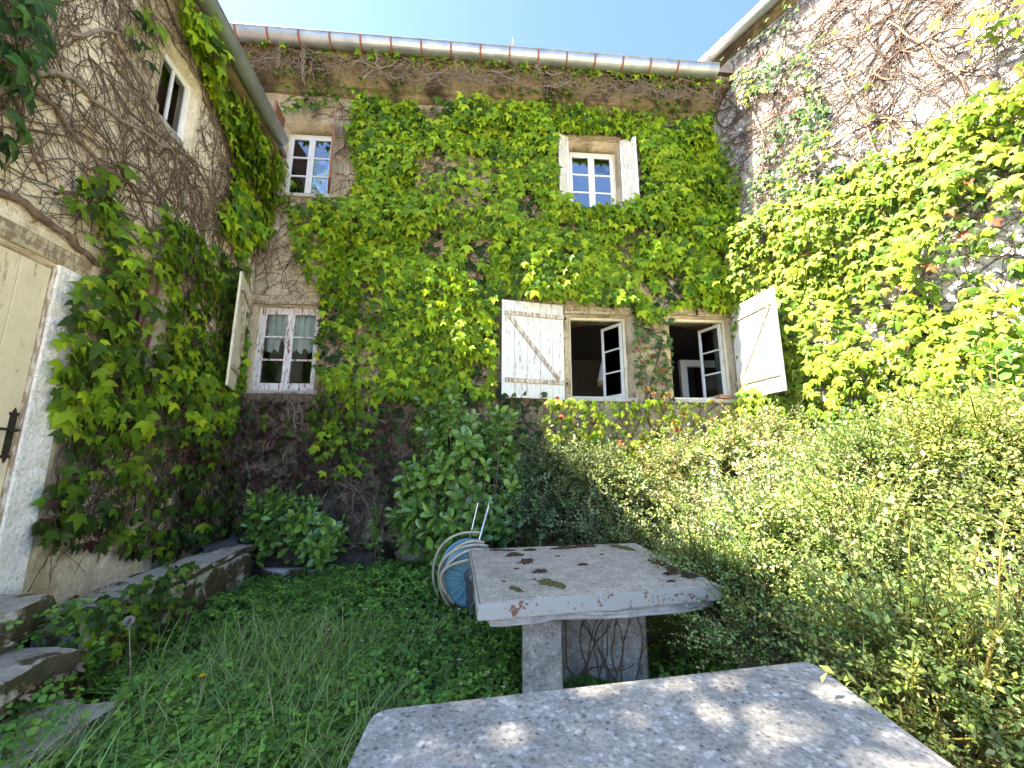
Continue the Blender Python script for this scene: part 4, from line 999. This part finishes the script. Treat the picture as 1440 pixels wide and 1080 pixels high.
V, F = vine_net((2.3, 5.95, .65, 5.88), 1900, 15, OL + [(3.28, 3.5, .6, 3.0), (2.2, 3.3, .6, 3.0)], rad=(.0018, .0055), up=1.0); npmesh('vine_twigs', V, F, M['vine'], None, ivl, 'stuff')
V, F = vine_net((3.5, 5.95, .6, 2.2), 420, 16, OL, up=.35, y=(-.02, -.09), rad=(.0015, .004)); npmesh('dead_vine_twigs', V, F, M['vine'], None, ivl, 'stuff')
for P, r0 in (([(2.2, 3.13), (2.75, 3.12), (3.1, 3.1), (3.45, 3.02), (3.75, 2.98), (4.1, 3.3), (4.6, 3.34), (5.2, 3.6)], .028), ([(2.55, 3.35), (2.72, 3.75), (2.95, 4.15), (3.15, 4.2), (3.5, 4.25), (4.0, 4.45), (4.6, 4.5)], .022),
              ([(2.6, 3.9), (3.0, 3.9), (3.4, 3.75), (3.9, 3.85), (4.4, 3.8), (4.9, 4.1)], .016), ([(3.0, 4.5), (3.3, 4.9), (3.7, 4.75), (3.9, 4.6), (4.5, 4.6), (5.1, 5.0)], .014), ([(3.62, 5.5), (4.0, 5.52), (4.5, 5.5), (5.0, 5.45), (5.6, 5.2)], .014), ([(5.6, .6), (5.5, 1.4), (5.6, 2.2), (5.4, 3.0), (5.5, 3.9), (5.3, 4.8)], .026)):
    pts = []
    for i in range(len(P) - 1):
        for j in range(5): t = j / 5; pts.append((P[i][0] * (1 - t) + P[i + 1][0] * t + rng.normal(0, .012), -.035 - .02 * math.sin(i * 3 + j), P[i][1] * (1 - t) + P[i + 1][1] * t + rng.normal(0, .012)))
    MB().tube(pts, list(np.linspace(r0, r0 * .5, len(pts))), 7).build('stem', M['vine_grey'] if r0 in (.022, .014) else M['vine'], ivl, smooth=True)
# right wall creeper
ivr = thing('climbing_creeper', 'yellow-green creeper in full sun on the lower right wall', 'creeper', tuple(R_O), R_RZ)
pos, rot, sc, ti = creeper(ivr, R_F, POLY_R, [
    ('lower', 400, 'yellow', (.06, .135), .36, 1.5), ('lower', 150, 'mid', (.06, .12), .3, .9), ('lower', 45, 'blush', (.06, .1), .5, 1.0), ('corner', 230, 'green', (.05, .09), .36, 1.0), ('corner', 150, 'yellow', (.05, .09), .45, 1.3), ('incorner', 210, 'mid', (.06, .10), .38, 1.0), ('topcorner', 170, 'green', (.05, .09), .45, 1.0), ('sparse', 50, 'yellow', (.05, .09), .58, 1.0), ('spots', 90, 'yellow', (.08, .13), .4, 1.5)],
    [], 23, (.05, .26), ('bareD',), 7.95)
place_leaves(ivr, [IVY1, IVY2, IVY3], pos, rot, sc, ti, M['ivy'], 300, R_F)
V, F = vine_net((.05, 4.2, 1.4, 7.98), 1400, 25, [], rad=(.002, .006), up=1.0, y=(-.008, -.05)); npmesh('vine_twigs', V, F, M['vine_dark'], None, ivr, 'stuff')
V, F = vine_net((.05, 4.2, 4.6, 7.98), 350, 27, [], rad=(.003, .007), up=1.0, y=(-.02, -.06)); npmesh('pale_vine_twigs', V, F, M['vine'], None, ivr, 'stuff')
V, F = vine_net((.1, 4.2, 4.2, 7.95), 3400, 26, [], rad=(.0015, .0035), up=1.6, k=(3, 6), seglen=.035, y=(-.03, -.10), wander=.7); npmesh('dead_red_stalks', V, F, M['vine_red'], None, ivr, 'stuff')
for P, r0 in (([(.35, 1.2), (.4, 2.6), (.55, 4.0), (.7, 5.2), (.75, 6.2), (.6, 7.2)], .02), ([(1.8, 1.2), (1.9, 2.6), (2.1, 4.0), (1.9, 5.3), (1.7, 6.6)], .022), ([(3.3, 1.2), (3.2, 3), (2.9, 4.4), (2.6, 5.6), (2.2, 6.8)], .022), ([(1.1, 6.9), (1.4, 6.5), (1.6, 6.2)], .012)):
    pts = []
    for i in range(len(P) - 1):
        for j in range(7): t = j / 7; pts.append((P[i][0] * (1 - t) + P[i + 1][0] * t + rng.normal(0, .015), -.04 - .02 * math.sin(i * 3 + j), P[i][1] * (1 - t) + P[i + 1][1] * t))
    MB().tube(pts, list(np.linspace(r0, r0 * .4, len(pts))), 6).build('stem', M['vine_grey'], ivr, smooth=True)

# ------------------------------------------------------------------ laurels
def laurel(name, label, base, lobes, nshoots, seed, size=(.09, .15), n_ind=300):
    """lobes: list of (cx,cy,cz,rx,ry,rz) in world coordinates"""
    t = thing(name, label, 'shrub', base); r = np.random.default_rng(seed); b = np.array(base)
    P, TP, NR, S, T = [], [], [], [], []; br = MB()
    pal = np.array([(.17, .30, .055), (.13, .25, .055), (.21, .36, .055), (.09, .19, .045)]); young = np.array([(.15, .26, .03), (.11, .21, .025)])
    w = np.array([l[3] * l[5] for l in lobes]); w = w / w.sum()
    for s in range(nshoots):
        c = lobes[r.choice(len(lobes), p=w)]; d = r.normal(size=3); d[1] -= .5; d /= np.linalg.norm(d); q = r.uniform(.45, 1.05)
        tipp = np.array(c[:3]) + d * np.array(c[3:]) * q
        ax = unit(np.array([d[0] * .7, d[1] * .7 - .1, .55 + .4 * d[2]]) + r.normal(0, .22, 3)); ln = r.uniform(.16, .30); k = r.integers(8, 13)
        isy = r.random() < .16
        x = unit(np.cross(ax, [.3, .2, 1.])); y = np.cross(ax, x)
        for j in range(k):
            u = j / (k - 1); a = j * 2.4 + r.uniform(-.3, .3); out = x * math.cos(a) + y * math.sin(a)
            P.append(tipp - ax * ln * (1 - u) - b); lift = .15 + .75 * u
            tp = out * (1 - .45 * u) + ax * lift - np.array([0, 0, .25 * (1 - u)]); TP.append(tp); NR.append(ax * 1.0 - out * .35 + r.normal(0, .2, 3)); S.append(r.uniform(*size) * (1 - .35 * max(0, u - .6) / .4))
            T.append((young[r.integers(2)] if (isy and u > .5) else pal[r.integers(4)]) * r.uniform(.8, 1.25))
        if s % 3 == 0:
            p0 = np.array([b[0] + (tipp[0] - b[0]) * .15, b[1] + (tipp[1] - b[1]) * .15, b[2]]); mid = (p0 + tipp) / 2 + r.normal(0, .06, 3) + np.array([0, 0, .1])
            pts = [tuple((p0 * (1 - u) ** 2 + mid * 2 * u * (1 - u) + tipp * u * u) - b) for u in np.linspace(0, 1, 7)]; br.tube(pts, list(np.linspace(.012, .003, 7)), 5)
    br.build('branches', M['bark'], t, kind='stuff')
    place_leaves(t, [LAUREL], np.array(P), frames(np.array(TP), np.array(NR)), np.array(S), np.array(T), M['laurel'], n_ind, lambda p: p + b)
laurel('laurel_shrub', 'tall glossy laurel shrub behind the hose reel, centre of the yard', (-.45, 4.65, .1), [(-.6, 4.85, 1.35, .75, .42, .75), (-.15, 4.85, 1.0, .55, .4, .6), (-1.05, 4.85, .95, .42, .4, .5), (-.8, 4.9, 1.95, .4, .32, .42), (-.15, 4.85, 1.8, .28, .28, .5), (-.55, 4.65, .75, .8, .3, .4)], 330, 41, (.11, .185))
laurel('laurel_shrub', 'low glossy laurel shrub below the curtained window', (-2.55, 4.95, .3), [(-2.65, 4.85, .85, .48, .38, .38), (-2.25, 4.85, .62, .38, .3, .3), (-2.9, 4.9, .7, .28, .3, .32)], 100, 42, (.10, .16))
laurel('laurel_seedling', 'young sparse laurel sprig at the foot of the dark wall', (-1.55, 5.0, .12), [(-1.6, 4.95, .75, .14, .14, .40)], 7, 43, (.06, .09), 30)
laurel('leafy_shrub', 'bright green large-leaved shrub at the right edge against the wall', (3.95, 3.2, .0), [(4.0, 3.15, 2.1, .35, .4, .5), (3.85, 3.0, 1.5, .35, .4, .5)], 60, 44, (.08, .13), 200)

# ------------------------------------------------------------------ small-leaved shrubs
def twig_template(seed, nl=18, ln=.34, leaf=.034):
    r = np.random.default_rng(seed); P = []; p = np.zeros(3); d = np.array([0, 1., 0])
    for i in range(8):
        P.append(p.copy()); d = unit(d + r.normal(0, .13, 3) + np.array([0, 0, -.03])); p = p + d * ln / 7
    P = np.array(P); V, F = tubes_np([P], [np.linspace(.0035, .001, 8)], 3); parts = [(V, F, np.tile([[.55, .40, .30]], (len(V), 1)))]
    u = np.linspace(.08, 1, nl); pos = np.stack([np.interp(u * 7, range(8), P[:, k]) for k in range(3)], -1); t = unit(np.gradient(P, axis=0)); tt = np.stack([np.interp(u * 7, range(8), t[:, k]) for k in range(3)], -1)
    x = unit(np.cross(tt, [.2, .1, 1.])); a = np.arange(nl) * 2.2 + r.uniform(-.4, .4, nl); y = np.cross(tt, x); out = x * np.cos(a)[:, None] + y * np.sin(a)[:, None]
    tip = out * .8 + tt * .7; nr = tt * .6 - out * .3 + np.array([0, 0, .7]) + r.normal(0, .35, (nl, 3))
    tint = np.array([(1, 1, 1), (.8, .9, .9), (1.25, 1.2, 1.0), (.9, 1, .8)])[r.integers(0, 4, nl)]
    parts.append(scatter(*TINY, pos, frames(tip, nr), leaf * r.uniform(.7, 1.25, nl), tint)); return join(parts)
def fine_shrub(label, base, lobes, n, seed, pal, leaf=.034, spray=.5, sprays=0):
    t = thing('fine_leaved_shrub', label, 'shrub', base); r = np.random.default_rng(seed); b = np.array(base)
    sub = []
    for l in lobes:
        for k in range(13):
            dd = unit(r.normal(size=3)); dd[2] = abs(dd[2]) * .9 - .15; q = r.uniform(.16, .42)
            sub.append((l[0] + dd[0] * l[3] * .8, l[1] + dd[1] * l[4] * .8, l[2] + dd[2] * l[5] * .8, l[3] * q, l[4] * q, l[5] * q * r.uniform(.7, 1.4)))
    lobes = sub
    w = np.array([l[3] * l[4] * l[5] for l in lobes]) ** .7; w /= w.sum(); ch = r.choice(len(lobes), n, p=w); c = np.array(lobes)[ch]; lt = r.uniform(.62, 1.3, (len(lobes), 1)) * np.stack([r.uniform(.85, 1.12, len(lobes)), np.ones(len(lobes)), r.uniform(.7, 1.25, len(lobes))], -1)
    d = unit(r.normal(size=(n, 3))); d[:, 2] = np.where(r.random(n) < .75, np.abs(d[:, 2]), d[:, 2]); q = r.uniform(.25, 1.0, n) ** .55
    pos = c[:, :3] + d * c[:, 3:] * q[:, None]; nz = (vnoise(pos[:, 0] + pos[:, 1] * .7, pos[:, 2], 3.4, seed) + vnoise(pos[:, 0] - pos[:, 1] * .6, pos[:, 2] + 5, 4.6, seed + 1)) / 2; kk = (pos[:, 2] > .1) & (nz > r.uniform(.36, .50, n)); pos = pos[kk]; d = d[kk]; ch = ch[kk]; n = len(pos)
    tip = d * np.array([.8, .8, .6]) + np.array([0, 0, .35]) + r.normal(0, .45, (n, 3)); nr = np.array([0, 0, 1.]) + r.normal(0, .4, (n, 3)); rot = frames(tip, nr)
    ln_ = r.random(n) < .10; tip[ln_] = tip[ln_] * .4 + np.array([0, -.1, .8]) + r.normal(0, .4, (int(ln_.sum()), 3)); rot = frames(tip, nr)
    tint = np.array(pal)[r.integers(0, len(pal), n)] * r.uniform(.7, 1.3, (n, 1)) * lt[ch]; sc = r.uniform(.65, 1.25, n); sc[ln_] *= 1.5; parts = []
    for k in range(5):
        tV, tF, tT = twig_template(seed * 10 + k, 18, .34, leaf); s = slice(k, None, 5); parts.append(scatter(tV, tF, pos[s], rot[s], sc[s], tint[s], tT))
    V, F, T = join(parts); npmesh('foliage', V - b, F, M['small_leaf'], T, t, 'stuff')
    paths, rads = [], []
    for i in range(150):
        e = pos[r.integers(n)]; p0 = b + np.array([(e[0] - b[0]) * .25, (e[1] - b[1]) * .25, 0]); mid = (p0 + e) / 2 + np.array([0, 0, .25]) + r.normal(0, .1, 3); u = np.linspace(0, 1, 9)[:, None]
        paths.append(p0 * (1 - u) ** 2 + mid * 2 * u * (1 - u) + e * u * u - b); rads.append(np.linspace(.011, .003, 9) * r.uniform(.6, 1.2))
    V, F = tubes_np(paths, rads, 5); npmesh('branches', V, F, M['bark'], None, t, 'stuff')
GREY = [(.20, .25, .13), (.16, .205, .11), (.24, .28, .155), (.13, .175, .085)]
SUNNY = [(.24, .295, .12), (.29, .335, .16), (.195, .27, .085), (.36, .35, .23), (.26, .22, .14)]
NEAR = [(.22, .31, .10), (.165, .25, .085), (.27, .35, .11), (.32, .35, .16)]
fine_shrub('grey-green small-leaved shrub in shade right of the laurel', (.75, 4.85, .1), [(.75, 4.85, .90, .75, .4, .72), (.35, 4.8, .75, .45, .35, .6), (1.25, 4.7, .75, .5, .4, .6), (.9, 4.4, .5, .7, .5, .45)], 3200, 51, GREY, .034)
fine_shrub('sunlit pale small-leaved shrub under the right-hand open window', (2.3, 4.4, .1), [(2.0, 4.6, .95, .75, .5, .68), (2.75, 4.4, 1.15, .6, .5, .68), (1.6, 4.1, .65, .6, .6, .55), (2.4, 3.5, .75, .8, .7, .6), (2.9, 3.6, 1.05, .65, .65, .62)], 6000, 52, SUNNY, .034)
fine_shrub('wide sprawling small-leaved shrub filling the right of the yard', (3.0, 2.6, .0), [(3.3, 2.9, 1.1, .9, .75, .7), (2.7, 2.3, .8, .9, .7, .65), (2.1, 2.7, .6, .6, .6, .5), (3.6, 2.2, 1.0, .7, .8, .7)], 8500, 53, SUNNY[:3] + NEAR[:2], .027)
fine_shrub('dark green small-leaved shrub crowding the edge of the big table', (1.75, 1.9, .0), [(1.75, 1.9, .42, .42, .5, .42), (2.1, 1.6, .55, .5, .5, .45), (1.65, 2.45, .4, .45, .4, .42), (1.5, 3.0, .4, .35, .5, .45)], 4600, 54, NEAR, .022)

# ------------------------------------------------------------------ grass and ground cover
def trefoil():
    lv, lf = blade_leaf([0, .30, .36, 0], .25, .15); parts = []
    for a in (0, 2.05, -2.05):
        ca, sa = math.cos(a), math.sin(a); Rz = np.array([[ca, -sa, 0], [sa, ca, 0], [0, 0, 1]]); parts.append((lv @ Rz.T + np.array([-sa * .04, ca * .04, 0]), lf, np.ones((len(lv), 3))))
    st, sf = tubes_np([np.array([(0, 0, -1.6), (.05, .05, -.8), (0, 0, 0)])], [np.array([.035, .03, .025])], 3); parts.append((st, sf, np.full((len(st), 3), .9)))
    return join(parts)
TR = trefoil()
def blocked(x, y):
    k = inpoly(x, y, [(-3.6, 1.2), (-2.08, 1.2), (-2.08, 2.56), (-2.55, 2.7), (-2.80, 4.70), (-1.6, 4.82), (-1.55, 5.8), (-4, 5.6)])
    return k
def ground_cover(n, xr, yr, seed, pal, size, h, keep=None, thr=.25):
    r = np.random.default_rng(seed); x = r.uniform(*xr, n); y = r.uniform(*yr, n); nz = vnoise(x, y, 1.8, seed)
    k = ~blocked(x, y) & (nz > thr * r.uniform(.6, 1.4, n))
    if keep is not None: k &= keep(x, y)
    x, y, nz = x[k], y[k], nz[k]; n = len(x); z = ground_h(x, y) + h * (.35 + .65 * r.random(n)) * (.5 + nz)
    a = r.uniform(0, 6.28, n); tip = np.stack([np.cos(a), np.sin(a), r.normal(0, .25, n)], -1); nr = np.stack([r.normal(0, .35, n), -.25 + r.normal(0, .35, n), np.ones(n)], -1)
    t = np.array(pal)[r.integers(0, len(pal), n)] * r.uniform(.75, 1.25, (n, 1)); return scatter(TR[0], TR[1], np.stack([x, y, z], -1), frames(tip, nr), r.uniform(*size, n), t, TR[2])
HERB = [(.17, .34, .055), (.135, .28, .055), (.22, .40, .06), (.10, .21, .05)]
V, F, T = join([ground_cover(11000, (-2.3, .9), (2.0, 5.2), 61, HERB, (.022, .042), .13), ground_cover(2600, (-2.3, 2.2), (1.2, 3.2), 62, HERB, (.03, .05), .16), ground_cover(1500, (.9, 3.6), (1.4, 5.0), 63, HERB, (.03, .05), .3), ground_cover(1300, (-2.2, -.6), (4.0, 5.0), 64, HERB, (.03, .05), .22), ground_cover(9000, (-2.9, -.9), (1.9, 4.9), 68, HERB, (.024, .05), .16, None, .15)])
o = npmesh('ground_cover', V, F, M['herb'], T); tag(o, 'low green trefoil ground cover around the tables', 'ground cover', None, 'stuff')
def blades(n, xr, yr, seed, hr, wr, pal, lean, thr=.35, keep=None):
    r = np.random.default_rng(seed); x = r.uniform(*xr, n); y = r.uniform(*yr, n); nz = vnoise(x, y, 2.0, seed); k = ~blocked(x, y) & (nz > thr * r.uniform(.5, 1.5, n))
    if keep is not None: k &= keep(x, y)
    x, y = x[k], y[k]; n = len(x); b = np.stack([x, y, ground_h(x, y) - .02], -1); hgt = r.uniform(*hr, n) ** 1.0; a = r.uniform(0, 6.28, n)
    ld = np.stack([np.cos(a) + lean[0], np.sin(a) + lean[1], np.zeros(n)], -1) * r.uniform(.3, 1.25, (n, 1)); wd = unit(np.stack([-np.sin(a + r.normal(0, .5, n)), np.cos(a), np.zeros(n)], -1)) * r.uniform(*wr, n)[:, None]
    rows = []; m = 6
    for i in range(m):
        t = i / (m - 1); c = b + ld * hgt[:, None] * (t ** 1.9) + np.array([0, 0, 1.]) * (hgt * (t - .34 * t ** 2.6 * np.linalg.norm(ld, axis=1)))[:, None]; w = wd * (1 - t ** 1.6) * .5 + wd * .03; rows += [c - w, c + w]
    V = np.stack(rows, 1); F = np.array([(2 * i, 2 * i + 1, 2 * i + 3) for i in range(m - 1)] + [(2 * i, 2 * i + 3, 2 * i + 2) for i in range(m - 1)]); F = F[None] + (np.arange(n) * 2 * m)[:, None, None]
    T = np.repeat((np.array(pal)[r.integers(0, len(pal), n)] * r.uniform(.75, 1.3, (n, 1)))[:, None], 2 * m, 1); return V.reshape(-1, 3), F.reshape(-1, 3), T.reshape(-1, 3)
GR = [(.22, .37, .09), (.18, .31, .08), (.28, .44, .11), (.14, .25, .065), (.40, .40, .19)]
V, F, T = join([blades(3400, (-2.5, -1.0), (1.8, 3.4), 65, (.20, .52), (.0045, .010), GR, (.25, -.1), .34), blades(1700, (-2.0, 1.0), (1.9, 4.4), 66, (.12, .35), (.003, .006), GR, (.1, -.1), .55), blades(1700, (-2.1, -.6), (1.6, 2.7), 67, (.18, .42), (.0045, .010), GR, (.3, -.2), .25), blades(260, (-2.5, -.6), (1.8, 3.6), 69, (.2, .42), (.006, .011), GR[:3], (.3, -.3), .3), blades(380, (-2.5, -.6), (1.8, 3.6), 70, (.2, .5), (.002, .005), [(.42, .38, .22), (.33, .30, .16)], (.4, -.1), .3)])
o = npmesh('long_grass', V, F, M['grass'], T); tag(o, 'long uncut grass in front of the steps', 'grass', None, 'stuff')
# ivy tumbling over the low wall
sv = thing('trailing_ivy', 'small dark ivy trailing over the low stone wall beside the steps', 'ivy', (-2.6, 2.8, .4)); n = 420; r = np.random.default_rng(71)
u = r.random(n); p = np.stack([-2.60 - .09 * u * 2 + r.normal(.02, .07, n), 2.55 + u * 1.15, .62 - .55 * r.random(n) ** 1.3], -1) - np.array([-2.6, 2.8, .4])
tp = np.stack([.5 + r.normal(0, .4, n), r.normal(0, .5, n), -.8 + r.normal(0, .3, n)], -1); nr = np.stack([1 + r.normal(0, .3, n), -.4 + r.normal(0, .4, n), .7 + r.normal(0, .3, n)], -1)
tt = np.array(PAL['dark'] + PAL['mid'] + [(.16, .26, .03)])[r.integers(0, 9, n)]
place_leaves(sv, [IVY1], p, frames(tp, nr), r.uniform(.035, .07, n), tt, M['ivy'], 300, lambda q: q + np.array([-2.6, 2.8, .4]))
# broad weeds at the lower left corner
bw = thing('broad_leaved_weed', 'broad-leaved weed growing beside the lowest step', 'plant', (-2.0, 2.15, .0)); n = 90; r = np.random.default_rng(72)
p = np.stack([r.normal(-.05, .16, n), r.normal(.1, .2, n), r.uniform(.05, .32, n)], -1); a = r.uniform(0, 6.28, n); tp = np.stack([np.cos(a), np.sin(a), r.normal(0, .2, n)], -1); nr = np.stack([r.normal(0, .3, n), r.normal(-.2, .3, n), np.ones(n)], -1)
V, F, T = scatter(*OVAL, p, frames(tp, nr), r.uniform(.03, .06, n), np.array(HERB)[r.integers(0, 4, n)]); npmesh('foliage', V, F, M['herb'], T, bw, 'stuff')
for (bx, by, bz, nn, lab) in ((-2.62, 2.62, .22, 60, 'small weed clump in the gap behind the middle step'), (-2.28, 2.05, .10, 70, 'weed clump spilling over the lowest step at the picture edge'), (-2.02, 2.6, .05, 60, 'leafy weed clump between the lowest step and the grass'), (-2.8, 2.66, .42, 70, 'leafy weed clump beside the threshold step and the coping'), (-2.50, 2.30, .14, 60, 'little weed clump on the ledge between the two lower steps')):
    wd_ = thing('weed_clump', lab, 'plant', (bx, by, bz)); r = np.random.default_rng(int(nn * 7 + bx * 10))
    p = np.stack([r.normal(0, .10, nn), r.normal(0, .13, nn), r.uniform(.03, .20, nn)], -1); a = r.uniform(0, 6.28, nn); tp = np.stack([np.cos(a), np.sin(a), r.normal(0, .3, nn)], -1); nr = np.stack([r.normal(0, .4, nn), r.normal(-.2, .4, nn), np.ones(nn)], -1)
    V, F, T = scatter(TR[0], TR[1], p, frames(tp, nr), r.uniform(.03, .055, nn), np.array(HERB)[r.integers(0, 4, nn)] * 1.1, TR[2]); npmesh('foliage', V, F, M['herb'], T, wd_, 'stuff')
# flowers
def flower(name, label, cat, loc, petals, rad, col, ccol, h, group=None):
    t = thing(name, label, cat, loc, 0, group)
    MB().tube([(0, 0, 0), (.01, 0, h * .5), (0, .01, h)], .002, 4).build('stalk', M['vine_grey'], t)
    lv, lf = blade_leaf([0, .25, .36, 0], .2, -.15); a = np.arange(petals) * 6.283 / petals; tip = np.stack([np.cos(a), np.sin(a), np.full(petals, .35)], -1)
    V, F, T = scatter(lv, lf, np.tile([[0, .01, h]], (petals, 1)), frames(tip, np.tile([[0, 0, 1.]], (petals, 1))), np.full(petals, rad), np.tile([col], (petals, 1))); npmesh('petals', V, F, M['petal'], T, t)
    V, F, T = scatter(*TINY, np.tile([[0, .01, h + .003]], (6, 1)), frames(np.stack([np.cos(a), np.sin(a), np.full(petals, .8)], -1)[:6] if petals >= 6 else np.random.default_rng(1).normal(size=(6, 3)), np.random.default_rng(2).normal(size=(6, 3)) + np.array([0, 0, 2])), np.full(6, rad * .45), np.tile([ccol], (6, 1))); npmesh('flower_centre', V, F, M['petal'], T, t)
    return t
flower('buttercup', 'single yellow buttercup among the long grass', 'flower', (-1.72, 2.46, .0), 5, .022, (.75, .52, .0), (.6, .4, .0), .30)
WF = [(-.75, 3.3), (-.62, 3.55), (-.9, 3.7), (-.5, 3.2), (-.35, 2.9), (-.2, 3.0), (-.3, 2.6), (-.15, 2.75), (-.42, 2.45), (-1.0, 3.9), (-.25, 2.35), (-.6, 2.8), (-.85, 2.9), (-.05, 2.6), (-1.25, 3.7), (-1.4, 3.3), (-1.1, 3.2), (-.7, 3.9), (-.45, 3.65), (-.95, 2.45), (-.35, 3.35), (-.1, 2.3), (-1.6, 3.9), (-1.3, 2.7)]
for x, y in WF: flower('white_flower', 'tiny white flower dotted in the green ground cover', 'flower', (x, y, float(ground_h(np.array([x]), np.array([y]))[0])), 5, rng.uniform(.011, .017), (.8, .8, .78), (.6, .6, .3), rng.uniform(.15, .2), 'white flowers in the ground cover')
dc = thing('dandelion_clock', 'pale dandelion seed head on a tall stalk beside the low wall', 'flower', (-2.28, 2.68, .0))
MB().tube([(0, 0, 0), (-.03, .0, .25), (-.10, .02, .50)], .003, 5).build('stalk', M['vine_grey'], dc)
n = 160; d = unit(np.random.default_rng(5).normal(size=(n, 3))); V, F, T = scatter(*TINY, np.array([-.10, .02, .50]) + d * .004, frames(d, np.cross(d, [.2, .3, 1])), np.full(n, .026), np.tile([(.42, .41, .38)], (n, 1))); npmesh('seed_head', V, F, M['petal'], T, dc, 'stuff')

# ------------------------------------------------------------------ tall tree beyond the left wing (casts the dappled shade)
tr = thing('garden_tree', 'tall leafy tree beyond the left wing, out of view', 'tree', (-7.6, -2.2, 0))
MB().tube([(0, 0, -.2), (.05, .02, 2), (.0, .1, 4), (.15, .3, 6), (.3, .7, 8), (.5, 1.0, 10)], [.3, .24, .2, .17, .11, .04], 10).build('trunk', M['bark'], tr, smooth=True)
lim = MB(); r = np.random.default_rng(81); tips = []
for k in range(34):
    a = r.uniform(0, 6.28); z0 = r.uniform(5.0, 8.4); q = math.sqrt(r.random()); e = np.array([.9 + 2.0 * q * math.cos(a), 1.8 + 1.35 * q * math.sin(a), z0 + r.uniform(.4, 1.8)]); s = np.array([.2, .4, z0]); m_ = (s + e) / 2 + np.array([0, 0, .3]); tips.append(e)
    lim.tube([tuple(s * (1 - u) ** 2 + m_ * 2 * u * (1 - u) + e * u * u) for u in np.linspace(0, 1, 7)], list(np.linspace(.07, .012, 7)), 6)
lim.build('limbs', M['bark'], tr, kind='stuff')
n = 11500; tips = np.array(tips); c = tips[r.integers(0, len(tips), n)] + r.normal(0, .38, (n, 3)); n = len(c)
V, F, T = scatter(*OVAL, c, frames(unit(r.normal(size=(n, 3)) + np.array([0, 0, -.4])), r.normal(size=(n, 3)) + np.array([0, 0, 1.])), r.uniform(.10, .17, n), np.array(HERB)[r.integers(0, 4, n)]); npmesh('crown', V, F, M['herb'], T, tr, 'stuff')
